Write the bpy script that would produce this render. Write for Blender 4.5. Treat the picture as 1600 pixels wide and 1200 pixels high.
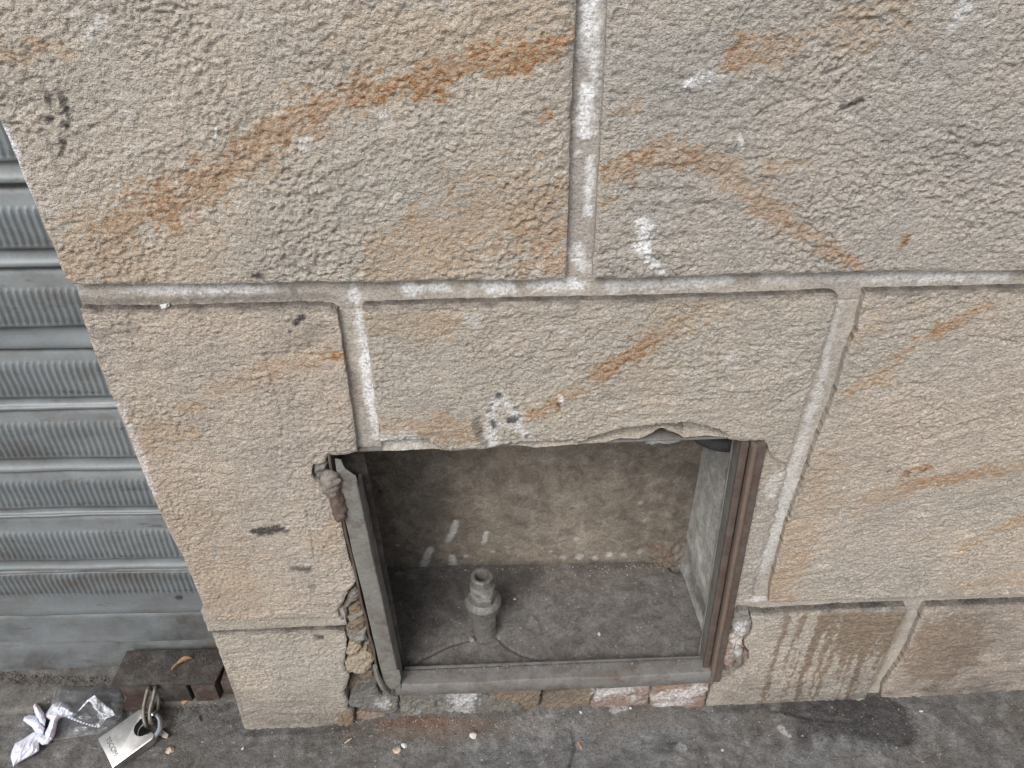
import bpy, bmesh, math, random
import numpy as np
from mathutils import Vector, Matrix

for o in list(bpy.data.objects):
    bpy.data.objects.remove(o)
SC = bpy.context.scene
COL = SC.collection
RND = random.Random(7)

# ------------------------------------------------------------------ camera
F_PX = 1200.0                      # focal length for a 1600 px wide picture
PIT, YAW, ROL = [math.radians(a) for a in (36.18, 0.83, -0.60)]
_f = np.array([math.sin(YAW) * math.cos(PIT), math.cos(YAW) * math.cos(PIT), -math.sin(PIT)])
_r = np.array([math.cos(YAW), -math.sin(YAW), 0.0])
_u = np.cross(_r, _f)
AR = _r * math.cos(ROL) + _u * math.sin(ROL)
AU = -_r * math.sin(ROL) + _u * math.cos(ROL)
CAM = np.array([0.0, -0.5884, 1.0])
cd = bpy.data.cameras.new('camera')
cam = bpy.data.objects.new('camera', cd)
COL.objects.link(cam)
cd.sensor_width = 36.0
cd.lens = 36.0 * F_PX / 1600.0
cd.clip_start = 0.02
cd.clip_end = 500
M = Matrix(((AR[0], AU[0], -_f[0], CAM[0]), (AR[1], AU[1], -_f[1], CAM[1]), (AR[2], AU[2], -_f[2], CAM[2]), (0, 0, 0, 1)))
cam.matrix_world = M
SC.camera = cam

# ------------------------------------------------------------------ light
SUN_ELEV, SUN_AZ = math.radians(47), math.radians(-24)     # azimuth from -Y (street side) towards -X
wd = bpy.data.worlds.new('World')
SC.world = wd
wd.use_nodes = True
nt = wd.node_tree
bg = nt.nodes['Background']
sky = nt.nodes.new('ShaderNodeTexSky')
sky.sky_type = 'NISHITA'
sky.sun_disc = False
sky.sun_elevation = SUN_ELEV
sky.air_density = 1.0
sky.dust_density = 4.0
sky.ozone_density = 1.0
hs = nt.nodes.new('ShaderNodeHueSaturation')               # thin even cloud: a nearly white sky
hs.inputs['Saturation'].default_value = 0.22
nt.links.new(sky.outputs[0], hs.inputs['Color'])
nt.links.new(hs.outputs[0], bg.inputs['Color'])
bg.inputs['Strength'].default_value = 0.11
to_sun = Vector((math.sin(SUN_AZ) * math.cos(SUN_ELEV), -math.cos(SUN_AZ) * math.cos(SUN_ELEV), math.sin(SUN_ELEV)))
sky.sun_rotation = math.atan2(to_sun.x, to_sun.y)
sl = bpy.data.lights.new('sun', 'SUN')
sl.energy = 1.5
sl.angle = math.radians(28)
sl.color = (1.0, 0.965, 0.92)
sun = bpy.data.objects.new('sun', sl)
COL.objects.link(sun)
sun.rotation_euler = to_sun.to_track_quat('Z', 'Y').to_euler()
sun.location = to_sun * 6
SC.view_settings.view_transform = 'Standard'
SC.view_settings.look = 'None'
SC.view_settings.exposure = 0.55
SC.view_settings.gamma = 1.0
SC.view_settings.use_curve_mapping = False
SC.render.engine = 'CYCLES'
SC.cycles.max_bounces = 6
SC.cycles.diffuse_bounces = 3
SC.cycles.glossy_bounces = 3


# ------------------------------------------------------------------ measuring helpers (photograph -> metres)
def ray(x, y):
    return AR * (x - 800) / F_PX + AU * (600 - y) / F_PX + _f


def W(x, y, Y=0.0):                # point of the plane at depth Y
    d = ray(x, y)
    return CAM + d * (Y - CAM[1]) / d[1]


def G(x, y, Z=None):               # point of the ground (or of a level Z)
    d = ray(x, y)
    if Z is None:
        t = (0.046 * CAM[0] - CAM[2]) / (d[2] - 0.046 * d[0])
        return CAM + d * t
    return CAM + d * (Z - CAM[2]) / d[2]


def gz(x):
    return 0.046 * x


def wx(pts, Y=0.0):                # pixel outline -> (x, z) outline
    out = []
    for p in pts:
        if len(p) == 3:            # already metres
            out.append((p[0], p[1]))
        else:
            q = W(p[0], p[1], Y)
            out.append((q[0], q[2]))
    return out


# ------------------------------------------------------------------ noise
_rs = np.random.RandomState(11)
_perm = _rs.permutation(512).astype(np.int64)
_perm = np.concatenate([_perm, _perm, _perm])
_ang = _rs.rand(512) * 2 * np.pi
_gx, _gy = np.cos(_ang), np.sin(_ang)


def perlin(x, y, seed=0):
    x = np.asarray(x, float) + seed * 17.31
    y = np.asarray(y, float) - seed * 9.77
    xi = np.floor(x).astype(np.int64)
    yi = np.floor(y).astype(np.int64)
    xf, yf = x - xi, y - yi
    u = xf * xf * xf * (xf * (xf * 6 - 15) + 10)
    v = yf * yf * yf * (yf * (yf * 6 - 15) + 10)

    def g(ix, iy, fx, fy):
        h = _perm[(_perm[ix & 511] + (iy & 511))]
        return _gx[h] * fx + _gy[h] * fy
    a = g(xi, yi, xf, yf)
    b = g(xi + 1, yi, xf - 1, yf)
    c = g(xi, yi + 1, xf, yf - 1)
    d = g(xi + 1, yi + 1, xf - 1, yf - 1)
    return 1.5 * ((a * (1 - u) + b * u) * (1 - v) + (c * (1 - u) + d * u) * v)


def fbm(x, y, seed=0, octv=4, gain=0.5):
    s, a, n = 0, 1.0, 0
    for i in range(octv):
        s = s + a * perlin(x * 2 ** i, y * 2 ** i, seed + i * 3)
        n += a
        a *= gain
    return s / n


def sstep(a, b, x):
    t = np.clip((x - a) / (b - a), 0, 1)
    return t * t * (3 - 2 * t)


# ------------------------------------------------------------------ mesh helpers
def np_mesh(name, co, quads, smooth=None, tris=None):
    me = bpy.data.meshes.new(name)
    nq = len(quads)
    ntq = 0 if tris is None else len(tris)
    me.vertices.add(len(co))
    me.vertices.foreach_set('co', np.asarray(co, np.float32).ravel())
    loops = np.asarray(quads, np.int32).ravel()
    starts = np.arange(nq, dtype=np.int32) * 4
    if ntq:
        loops = np.concatenate([loops, np.asarray(tris, np.int32).ravel()])
        starts = np.concatenate([starts, nq * 4 + np.arange(ntq, dtype=np.int32) * 3])
    me.loops.add(len(loops))
    me.loops.foreach_set('vertex_index', loops)
    me.polygons.add(nq + ntq)
    me.polygons.foreach_set('loop_start', starts)
    if smooth is None:
        smooth = np.ones(nq + ntq, bool)
    me.polygons.foreach_set('use_smooth', smooth)
    me.update(calc_edges=True)
    return me


def set_attr(me, name, rgba):
    a = me.attributes.new(name, 'FLOAT_COLOR', 'POINT')
    a.data.foreach_set('color', np.asarray(rgba, np.float32).ravel())


def link(name, me, mat, parent=None, loc=(0, 0, 0)):
    o = bpy.data.objects.new(name, me)
    COL.objects.link(o)
    if mat is not None:
        me.materials.append(mat)
    if 'stain_shade' not in me.attributes:
        set_attr(me, 'stain_shade', np.zeros((len(me.vertices), 4), np.float32))
    o.location = loc
    if parent is not None:
        o.parent = parent
    return o


def empty(name, loc=(0, 0, 0)):
    o = bpy.data.objects.new(name, None)
    o.empty_display_size = 0.05
    COL.objects.link(o)
    o.location = loc
    return o


def tag(o, label=None, cat=None, group=None, kind=None):
    if label:
        o['label'] = label
    if cat:
        o['category'] = cat
    if group:
        o['group'] = group
    if kind:
        o['kind'] = kind
    return o


def densify(poly, step):
    out = []
    n = len(poly)
    for i in range(n):
        a, b = np.array(poly[i]), np.array(poly[(i + 1) % n])
        k = max(1, int(np.hypot(*(b - a)) / step))
        for j in range(k):
            out.append(a + (b - a) * j / k)
    return np.array(out)


def seg_dist(px, py, A, B):
    """distance and nearest point of points to a set of segments"""
    best = np.full(px.shape, 1e9)
    bx, by = px.copy(), py.copy()
    for (ax, ay), (cx, cy) in zip(A, B):
        dx, dy = cx - ax, cy - ay
        t = np.clip(((px - ax) * dx + (py - ay) * dy) / (dx * dx + dy * dy + 1e-18), 0, 1)
        qx, qy = ax + t * dx, ay + t * dy
        d = np.hypot(px - qx, py - qy)
        m = d < best
        best = np.where(m, d, best)
        bx = np.where(m, qx, bx)
        by = np.where(m, qy, by)
    return best, bx, by


def inside(poly, X, Z):
    r = np.zeros(X.shape, bool)
    n = len(poly)
    for i in range(n):
        x1, z1 = poly[i]
        x2, z2 = poly[(i + 1) % n]
        if z1 == z2:
            continue
        c = ((z1 > Z) != (z2 > Z)) & (X < (x2 - x1) * (Z - z1) / (z2 - z1) + x1)
        r ^= c
    return r


STROKES = []


def stain_at(x, z, strokes, seed=3):
    """R rust, G white paint, B dark dirt, A brown damp runs"""
    out = np.zeros((len(x), 4), np.float32)
    wob = 0.55 * fbm(x * 38, z * 60, seed, 3) + 0.75 * fbm(x * 150, z * 220, seed + 5, 2) + 0.40 * perlin(x * 400, z * 400, seed + 8)
    clump = 0.75 * fbm(x * 26 + z * 14, z * 44 - x * 16, seed + 31, 3) + 0.85 * fbm(x * 75 + z * 30, z * 125 - x * 45, seed + 33, 3) + 0.45 * fbm(x * 240, z * 330, seed + 35, 2)
    for ch, pts in strokes:
        P = [W(p[0], p[1]) for p in pts]
        xs = np.array([p[0] for p in P])
        zs = np.array([p[2] for p in P])
        ws = np.array([p[2] * (1.6 if ch == 0 else 1.0) * (W(p[0] + 1, p[1])[0] - W(p[0], p[1])[0]) for p in pts])
        st = np.array([p[3] for p in pts])
        pad = ws.max() * 1.9
        m = (x > xs.min() - pad) & (x < xs.max() + pad) & (z > zs.min() - pad) & (z < zs.max() + pad)
        if not m.any():
            continue
        X, Z, wb = x[m], z[m], (clump[m] if ch == 0 else wob[m])
        acc = np.zeros(X.shape)
        n = len(pts)
        for i in range(max(1, n - 1)):
            j = min(i + 1, n - 1)
            dx, dz = xs[j] - xs[i], zs[j] - zs[i]
            t = np.clip(((X - xs[i]) * dx + (Z - zs[i]) * dz) / (dx * dx + dz * dz + 1e-18), 0, 1)
            d = np.hypot(X - xs[i] - t * dx, Z - zs[i] - t * dz)
            w = ws[i] + (ws[j] - ws[i]) * t
            s = st[i] + (st[j] - st[i]) * t
            acc = np.maximum(acc, s * sstep((-0.02, -0.12)[ch > 0], (0.50, 0.62)[ch > 0], (0.92, 1.0)[ch > 0] - d / w - (1.25, 1.0, 0.8, 0.7)[ch] * wb) * (1 - sstep(1.3, 1.75, d / w)))
        out[m, ch] = np.maximum(out[m, ch], acc)
    return out


def damp(x, z):
    """brown damp on the two lowest right-hand stones, running down in streaks"""
    t = np.clip((.215 - z) / .20, 0, 1)
    xx = x + .004 * fbm(x * 20, z * 25, 77, 2)
    sv = 1.15 * fbm(xx * 85, z * 4, 81, 2) + .6 * fbm(x * 190, z * 120, 83, 3)
    thr = -.22 + .30 * t - .75 * sstep(.385, .46, x) * sstep(.75, .1, t) + .4 * sstep(.36, .33, x)
    m1 = sstep(.325, .35, x) * sstep(.508, .495, x) * sstep(thr - .1, thr + .35, sv) * sstep(.222, .205, z)
    d = ((x - .565 - .1 * (.13 - z)) / .065) ** 2 + ((z - .135) / .085) ** 2
    m2 = sstep(.512, .52, x) * sstep(1.15, .35, d + .8 * fbm(x * 40, z * 70, 85, 3) + .5 * fbm(x * 150, z * 200, 87, 2))
    return np.maximum(m1 * .85, m2 * .7)


def slab(name, outline, yf, depth, step, hfun, mat, parent=None, jitter=0.0012, jfreq=120, round_w=0.004, round_d=0.003,
         seed=1, strokes=None, ledge=0.0, smooth=True):
    """a piece of stone with an irregular outline in x,z, a rough face towards the street and real sides"""
    pl = densify(outline, max(step * 1.5, 0.0015))
    if jitter > 0:
        nx = fbm(pl[:, 0] * jfreq, pl[:, 1] * jfreq, seed + 40, 3)
        nz = fbm(pl[:, 0] * jfreq, pl[:, 1] * jfreq, seed + 60, 3)
        pl = pl + np.stack([nx, nz], 1) * jitter * 2.0
    x0, z0 = pl.min(0) - step
    x1, z1 = pl.max(0) + step
    nx_, nz_ = int((x1 - x0) / step) + 2, int((z1 - z0) / step) + 2
    gx = x0 + np.arange(nx_) * step
    gzz = z0 + np.arange(nz_) * step
    # scanline fill of the cell centres
    cxs = gx[:-1] + step / 2
    A, B = pl, np.roll(pl, -1, 0)
    keep = np.zeros((nz_ - 1, nx_ - 1), bool)
    for r in range(nz_ - 1):
        zc = gzz[r] + step / 2 + 1e-9
        m = (A[:, 1] > zc) != (B[:, 1] > zc)
        if not m.any():
            continue
        xc = A[m, 0] + (zc - A[m, 1]) / (B[m, 1] - A[m, 1]) * (B[m, 0] - A[m, 0])
        keep[r] = (np.searchsorted(np.sort(xc), cxs) % 2) == 1
    # layers from the rim
    lay = np.zeros(keep.shape)
    cur = keep.copy()
    for k in range(max(1, int(round_w / step) + 1)):
        lay[cur] += 1
        p = np.pad(cur, 1)
        cur = cur & p[:-2, 1:-1] & p[2:, 1:-1] & p[1:-1, :-2] & p[1:-1, 2:]
    toprim = np.zeros(keep.shape)
    if ledge > 0:
        for k in (3, 2, 1):
            sh = np.zeros(keep.shape, bool)
            sh[:-k] = keep[k:]
            toprim[keep & ~sh] = 1 - (k - 1) / 3.2
    vid = np.arange(nx_ * nz_).reshape(nz_, nx_)
    rr, cc = np.nonzero(keep)
    quads = np.stack([vid[rr, cc], vid[rr, cc + 1], vid[rr + 1, cc + 1], vid[rr + 1, cc]], 1)
    used = np.unique(quads)
    remap = -np.ones(nx_ * nz_, np.int64)
    remap[used] = np.arange(len(used))
    quads = remap[quads]
    X = gx[used % nx_].copy()
    Z = gzz[used // nx_].copy()
    # rim distance per vertex: smallest of the neighbouring cells
    pl2 = np.pad(lay, 1)
    vl = np.minimum(np.minimum(pl2[:-1, :-1], pl2[1:, :-1]), np.minimum(pl2[:-1, 1:], pl2[1:, 1:])).ravel()[used]
    # boundary edges
    e = np.concatenate([quads[:, [0, 1]], quads[:, [1, 2]], quads[:, [2, 3]], quads[:, [3, 0]]])
    key = np.sort(e, 1)
    kk = key[:, 0] * (len(used) + 1) + key[:, 1]
    _, inv, cnt = np.unique(kk, return_inverse=True, return_counts=True)
    be = e[cnt[inv] == 1]
    bv = np.unique(be)
    _, qx, qz = seg_dist(X[bv], Z[bv], A, B)
    X[bv], Z[bv] = qx, qz
    d = vl * step
    h = hfun(X, Z) if hfun is not None else np.zeros(len(X))
    if round_w > 0:
        t = np.clip(1 - d / round_w, 0, 1)
        h = h * (1 - 0.85 * t) - round_d * t * t
    co = np.stack([X, yf - h, Z], 1)
    st = stain_at(X, Z, strokes or [], seed) if strokes is not None else np.zeros((len(X), 4), np.float32)
    if X.max() > .3 and Z.max() < .23 and X.min() < .6:
        st[:, 3] = np.maximum(st[:, 3], damp(X, Z))
    if Z.min() < .06 and Z.max() < .26 and strokes is STR:
        foot = sstep(.13, .0, Z - gz(X)) * (.75 + .25 * sstep(.3, .6, X))
        st[:, 2] = np.maximum(st[:, 2], .62 * foot * np.clip(.75 + 1.3 * fbm(X * 22, Z * 30, 301, 4), 0, 1.3))
        st[:, 2] = np.maximum(st[:, 2], .42 * sstep(.50, .64, X) * np.clip(.8 + 1.2 * fbm(X * 18, Z * 30, 303, 4), 0, 1.2))
    if ledge > 0:
        tp = np.pad(toprim, 1)
        tv = np.maximum(np.maximum(tp[:-1, :-1], tp[1:, :-1]), np.maximum(tp[:-1, 1:], tp[1:, 1:])).ravel()[used]
        st[:, 2] = np.maximum(st[:, 2], tv * ledge * .75 * np.clip(.8 + .9 * fbm(X * 45, Z * 45, seed + 9, 3), 0, 1.2))
    n0 = len(co)
    # sides
    bi = -np.ones(n0, np.int64)
    bi[bv] = np.arange(len(bv))
    nb = len(bv)
    rim_top = co[bv]
    mid = rim_top.copy()
    mid[:, 1] = np.minimum(rim_top[:, 1] + 0.005, yf + depth * 0.5)
    mid[:, 1] = np.maximum(mid[:, 1], rim_top[:, 1] + 0.001)
    back = rim_top.copy()
    back[:, 1] = yf + depth
    a, b = bi[be[:, 0]], bi[be[:, 1]]
    s1 = np.stack([n0 + a, n0 + nb + a, n0 + nb + b, n0 + b], 1)
    s2 = np.stack([n0 + nb + a, n0 + 2 * nb + a, n0 + 2 * nb + b, n0 + nb + b], 1)
    allco = np.concatenate([co, rim_top, mid, back])
    allq = np.concatenate([quads, s1, s2])
    # dirt settled on upward ledges
    led = np.zeros(nb)
    if ledge > 0:
        area = np.sum(A[:, 0] * B[:, 1] - B[:, 0] * A[:, 1])
        tan = np.roll(pl, -3, 0) - np.roll(pl, 3, 0)
        nzs = -np.sign(area) * tan[:, 0] / (np.hypot(tan[:, 0], tan[:, 1]) + 1e-9)
        near = np.array([np.argmin((pl[:, 0] - x_) ** 2 + (pl[:, 1] - z_) ** 2) for x_, z_ in zip(X[bv], Z[bv])])
        led = sstep(0.45, 0.9, nzs[near])
    sr = np.concatenate([st, st[bv], st[bv], st[bv]])
    nl = 0.95 + 0.5 * fbm(rim_top[:, 0] * 40, rim_top[:, 2] * 40, seed + 9, 3)
    sr[n0:n0 + nb, 2] = np.maximum(sr[n0:n0 + nb, 2], led * ledge * 0.8 * nl)
    sr[n0 + nb:n0 + 2 * nb, 2] = np.maximum(sr[n0 + nb:n0 + 2 * nb, 2], led * ledge * nl)
    sr[n0 + 2 * nb:, 2] = np.maximum(sr[n0 + 2 * nb:, 2], led * ledge * nl)
    c = np.array([(X.min() + X.max()) / 2, yf + depth / 2, Z.min()])
    sm = np.concatenate([np.full(len(quads), smooth), np.zeros(len(s1) + len(s2), bool)])
    me = np_mesh(name, allco - c, allq, sm)
    set_attr(me, 'stain_shade', np.clip(sr, 0, 1))
    return link(name, me, mat, parent, c)


def bm_obj(name, bm, mat, parent=None, loc=(0, 0, 0), smooth=True, sharp=40):
    me = bpy.data.meshes.new(name)
    bmesh.ops.recalc_face_normals(bm, faces=bm.faces)
    bm.to_mesh(me)
    bm.free()
    if smooth:
        me.polygons.foreach_set('use_smooth', np.ones(len(me.polygons), bool))
        me.set_sharp_from_angle(angle=math.radians(sharp))
    return link(name, me, mat, parent, loc)


def bm_box(bm, x0, x1, y0, y1, z0, z1, bev=0.0):
    vs = [bm.verts.new(p) for p in ((x0, y0, z0), (x1, y0, z0), (x1, y1, z0), (x0, y1, z0), (x0, y0, z1), (x1, y0, z1), (x1, y1, z1), (x0, y1, z1))]
    fs = [bm.faces.new([vs[i] for i in q]) for q in ((0, 3, 2, 1), (4, 5, 6, 7), (0, 1, 5, 4), (1, 2, 6, 5), (2, 3, 7, 6), (3, 0, 4, 7))]
    if bev > 0:
        es = list({e for f in fs for e in f.edges})
        bmesh.ops.bevel(bm, geom=es, offset=bev, segments=2, affect='EDGES', profile=0.6)
    return vs


def bm_prism(bm, A, B, bev=0.0):
    """closed prism between two matching rings of 3-D points"""
    va = [bm.verts.new(p) for p in A]
    vb = [bm.verts.new(p) for p in B]
    n = len(A)
    fs = [bm.faces.new(va), bm.faces.new(vb[::-1])]
    for i in range(n):
        fs.append(bm.faces.new([va[i], vb[i], vb[(i + 1) % n], va[(i + 1) % n]]))
    if bev > 0:
        es = list({e for f in fs for e in f.edges})
        bmesh.ops.bevel(bm, geom=es, offset=bev, segments=2, affect='EDGES', profile=0.6)


def bm_tube(bm, pts, rad, seg=10, closed=False, flat=1.0, caps=True):
    pts = [Vector(p) for p in pts]
    n = len(pts)
    rads = rad if isinstance(rad, (list, tuple)) else [rad] * n
    up = Vector((0.13, 0.21, 1)).normalized()
    rings = []
    for i in range(n):
        if closed:
            t = (pts[(i + 1) % n] - pts[i - 1]).normalized()
        else:
            t = (pts[min(i + 1, n - 1)] - pts[max(i - 1, 0)]).normalized()
        s = t.cross(up)
        if s.length < 1e-4:
            s = t.cross(Vector((1, 0, 0)))
        s.normalize()
        u = s.cross(t).normalized()
        up = u
        ring = []
        for k in range(seg):
            a = 2 * math.pi * k / seg
            ring.append(bm.verts.new(pts[i] + s * (rads[i] * math.cos(a)) + u * (rads[i] * flat * math.sin(a))))
        rings.append(ring)
    for i in range(n if closed else n - 1):
        r1, r2 = rings[i], rings[(i + 1) % n]
        for k in range(seg):
            bm.faces.new([r1[k], r1[(k + 1) % seg], r2[(k + 1) % seg], r2[k]])
    if not closed and caps:
        bm.faces.new(rings[0][::-1])
        bm.faces.new(rings[-1])


# ------------------------------------------------------------------ materials
class NT:
    def __init__(self, name):
        self.m = bpy.data.materials.new(name)
        self.m.use_nodes = True
        self.t = self.m.node_tree
        self.b = self.t.nodes['Principled BSDF']
        self.pos = None

    def n(self, kind, **kw):
        nd = self.t.nodes.new(kind)
        for k, v in kw.items():
            setattr(nd, k, v)
        return nd

    def l(self, a, b):
        self.t.links.new(a, b)

    def position(self):
        if self.pos is None:
            self.pos = self.n('ShaderNodeNewGeometry').outputs['Position']
        return self.pos

    def noise(self, scale, detail=4, rough=0.55, vec=None, stretch=None, dist=0.0):
        nd = self.n('ShaderNodeTexNoise')
        nd.inputs['Scale'].default_value = scale
        nd.inputs['Detail'].default_value = detail
        nd.inputs['Roughness'].default_value = rough
        nd.inputs['Distortion'].default_value = dist
        v = vec if vec is not None else self.position()
        if stretch:
            mp = self.n('ShaderNodeMapping')
            mp.inputs['Scale'].default_value = stretch
            self.l(v, mp.inputs['Vector'])
            v = mp.outputs[0]
        self.l(v, nd.inputs['Vector'])
        return nd.outputs['Fac']

    def ramp(self, fac, *stops):
        nd = self.n('ShaderNodeValToRGB')
        els = nd.color_ramp.elements
        while len(els) > len(stops):
            els.remove(els[-1])
        while len(els) < len(stops):
            els.new(0.5)
        for e, (p, c) in zip(els, stops):
            e.position = p
            e.color = (c, c, c, 1) if isinstance(c, (int, float)) else (*c, 1)
        self.l(fac, nd.inputs['Fac'])
        return nd.outputs['Color']

    def mix(self, fac, a, b, mode='MIX'):
        nd = self.n('ShaderNodeMix', data_type='RGBA', blend_type=mode)
        for s, v in ((nd.inputs[0], fac), (nd.inputs[6], a), (nd.inputs[7], b)):
            if isinstance(v, (int, float)):
                s.default_value = v if s.type == 'VALUE' else (v, v, v, 1)
            elif isinstance(v, tuple):
                s.default_value = (*v, 1)
            else:
                self.l(v, s)
        return nd.outputs[2]

    def math(self, op, a, b=0.0, clamp=False):
        nd = self.n('ShaderNodeMath', operation=op, use_clamp=clamp)
        for s, v in ((nd.inputs[0], a), (nd.inputs[1], b)):
            if isinstance(v, (int, float)):
                s.default_value = v
            else:
                self.l(v, s)
        return nd.outputs[0]

    def attr(self, name='stain_shade'):
        nd = self.n('ShaderNodeAttribute', attribute_name=name)
        sp = self.n('ShaderNodeSeparateColor')
        self.l(nd.outputs['Color'], sp.inputs[0])
        return sp.outputs[0], sp.outputs[1], sp.outputs[2], nd.outputs['Alpha']

    def bump(self, height, strength, dist):
        nd = self.n('ShaderNodeBump')
        nd.inputs['Strength'].default_value = strength
        nd.inputs['Distance'].default_value = dist
        self.l(height, nd.inputs['Height'])
        self.l(nd.outputs[0], self.b.inputs['Normal'])

    def set(self, **kw):
        for k, v in kw.items():
            s = self.b.inputs[k.replace('_', ' ')]
            if isinstance(v, (int, float)):
                s.default_value = v
            elif isinstance(v, tuple):
                s.default_value = (*v, 1)
            else:
                self.l(v, s)
        return self.m


def stone_material(name, grey, warm, pale, bump=0.6, mort=False):
    N = NT(name)
    low = N.noise(5.5, 3, 0.6)
    col = N.mix(N.ramp(low, (0.38, 0.0), (0.62, 1.0)), grey, warm)
    mid = N.noise(60, 5, 0.65, stretch=(1, 1, 1.8), dist=0.6)
    col = N.mix(N.ramp(mid, (0.52, 0.0), (0.75, 0.75)), col, pale)
    fine = N.noise(380, 3, 0.75)
    col = N.mix(1.0, col, N.ramp(fine, (0.28, 0.58), (0.5, 1.0), (0.75, 1.30)), 'MULTIPLY')
    patch = N.noise(16, 5, 0.68)
    col = N.mix(1.0, col, N.ramp(patch, (0.30, (0.87, 0.86, 0.86)), (0.5, 1.0), (0.68, (1.09, 1.06, 1.03))), 'MULTIPLY')
    oi = N.n('ShaderNodeObjectInfo').outputs['Random']
    col = N.mix(1.0, col, N.ramp(oi, (0.0, (0.93, 0.93, 0.94)), (0.5, (1.03, 1.0, 0.97)), (1.0, (0.97, 0.985, 0.97))), 'MULTIPLY')
    R, Gw, D, A = N.attr()
    rn = N.noise(170, 4, 0.7, stretch=(1, 1, 1.7))
    rust = N.math('MULTIPLY', N.math('MULTIPLY', R, N.ramp(rn, (0.30, 0.2), (0.60, 1.1))), N.ramp(N.noise(34, 3, 0.6), (0.32, 0.6), (0.55, 1.0)), True)
    rcol = N.mix(N.math('MULTIPLY', N.ramp(R, (0.40, 0.1), (0.80, 1.0)), N.ramp(rn, (0.40, 0.1), (0.58, 1.0))), (0.41, 0.275, 0.155), (0.29, 0.14, 0.06))
    col = N.mix(rust, col, rcol)
    bn = N.noise(130, 4, 0.7)
    col = N.mix(N.math('MULTIPLY', A, 0.85), col, N.mix(N.ramp(bn, (0.35, 0.0), (0.62, 1.0)), (0.23, 0.155, 0.095), (0.10, 0.066, 0.042)))
    wn = N.noise(360, 3, 0.75)
    col = N.mix(N.math('MULTIPLY', Gw, N.ramp(wn, (0.36, 0.15), (0.56, 1.0))), col, (0.78, 0.79, 0.81))
    dn = N.noise(300, 3, 0.7)
    col = N.mix(N.math('MULTIPLY', D, N.ramp(dn, (0.30, 0.7), (0.6, 1.0))), col, (0.05, 0.046, 0.045))
    N.set(Base_Color=col, Roughness=0.92, Specular_IOR_Level=0.25)
    h = N.math('ADD', N.math('MULTIPLY', N.noise(650, 2, 0.7), 0.6), N.noise(300, 3, 0.65, stretch=(1, 1, 1.4)))
    N.bump(h, bump, 0.0022)
    return N.m


M_STONE_T = stone_material('rough_sandstone_upper', (0.385, 0.364, 0.33), (0.435, 0.394, 0.346), (0.57, 0.548, 0.515), 1.25)
M_STONE_B = stone_material('rough_sandstone_lower', (0.388, 0.354, 0.316), (0.425, 0.372, 0.322), (0.55, 0.515, 0.476), 1.25)
M_MORTAR = stone_material('pale_mortar', (0.345, 0.325, 0.30), (0.385, 0.352, 0.312), (0.44, 0.42, 0.395), 0.7)
M_SMEAR = stone_material('beige_mortar_smear', (0.37, 0.345, 0.31), (0.39, 0.345, 0.29), (0.46, 0.435, 0.40), 1.0)
M_FRAG_GREY = stone_material('grey_mortar_lump', (0.19, 0.18, 0.17), (0.21, 0.19, 0.165), (0.29, 0.28, 0.27), 0.5)
M_FRAG_TAN = stone_material('broken_tan_stone', (0.29, 0.25, 0.20), (0.33, 0.265, 0.19), (0.38, 0.33, 0.27), 0.6)
M_FRAG_BROWN = stone_material('dirty_brown_stone', (0.15, 0.125, 0.10), (0.20, 0.15, 0.105), (0.24, 0.20, 0.16), 0.6)
M_BRICK = stone_material('old_red_brick', (0.265, 0.235, 0.21), (0.25, 0.175, 0.145), (0.38, 0.355, 0.33), 0.9)
M_SLATE = stone_material('grey_slaty_stone', (0.13, 0.127, 0.12), (0.16, 0.145, 0.12), (0.27, 0.285, 0.295), 0.6)
M_CORE = stone_material('inner_rubble', (0.15, 0.13, 0.11), (0.18, 0.15, 0.12), (0.22, 0.19, 0.17), 0.8)


def concrete_material(name, a, b, c, rough=0.9, bump=0.4, specks=True):
    N = NT(name)
    col = N.mix(N.ramp(N.noise(7, 4, 0.6), (0.36, 0.0), (0.64, 1.0)), a, b)
    col = N.mix(N.ramp(N.noise(30, 5, 0.65), (0.48, 0.0), (0.68, 0.9)), col, c)
    col = N.mix(1.0, col, N.ramp(N.noise(55, 4, 0.7, dist=0.7), (0.3, 0.64), (0.7, 1.32)), 'MULTIPLY')
    col = N.mix(1.0, col, N.ramp(N.noise(300, 4, 0.75), (0.25, 0.6), (0.5, 1.0), (0.75, 1.4)), 'MULTIPLY')
    R, Gw, D, A = N.attr()
    if specks:
        v = N.n('ShaderNodeTexVoronoi')
        v.inputs['Scale'].default_value = 90
        N.l(N.position(), v.inputs['Vector'])
        sp = N.math('MULTIPLY', N.math('LESS_THAN', v.outputs['Distance'], 0.10), N.math('GREATER_THAN', N.noise(12, 3), 0.5))
        col = N.mix(N.math('MULTIPLY', sp, 0.7), col, (0.42, 0.39, 0.36))
    col = N.mix(N.math('MULTIPLY', A, 0.75), col, (0.14, 0.108, 0.08))
    rn = N.noise(200, 3, 0.7)
    col = N.mix(N.math('MULTIPLY', R, N.ramp(rn, (0.4, 0.1), (0.6, 1.0))), col, (0.15, 0.088, 0.06))
    wn = N.noise(330, 3, 0.75)
    col = N.mix(N.math('MULTIPLY', Gw, N.ramp(wn, (0.36, 0.35), (0.52, 1.0))), col, (0.68, 0.67, 0.66))
    dn = N.noise(90, 4, 0.7)
    dk = N.math('MULTIPLY', D, N.ramp(dn, (0.30, 0.6), (0.6, 1.0)))
    col = N.mix(N.math('MULTIPLY', dk, 0.88), col, (0.028, 0.026, 0.026))
    N.set(Base_Color=col, Roughness=rough, Specular_IOR_Level=0.3)
    h = N.math('ADD', N.math('MULTIPLY', N.noise(600, 4, 0.7), 0.5), N.noise(150, 5, 0.65))
    N.bump(h, bump, 0.0025)
    return N.m


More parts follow.
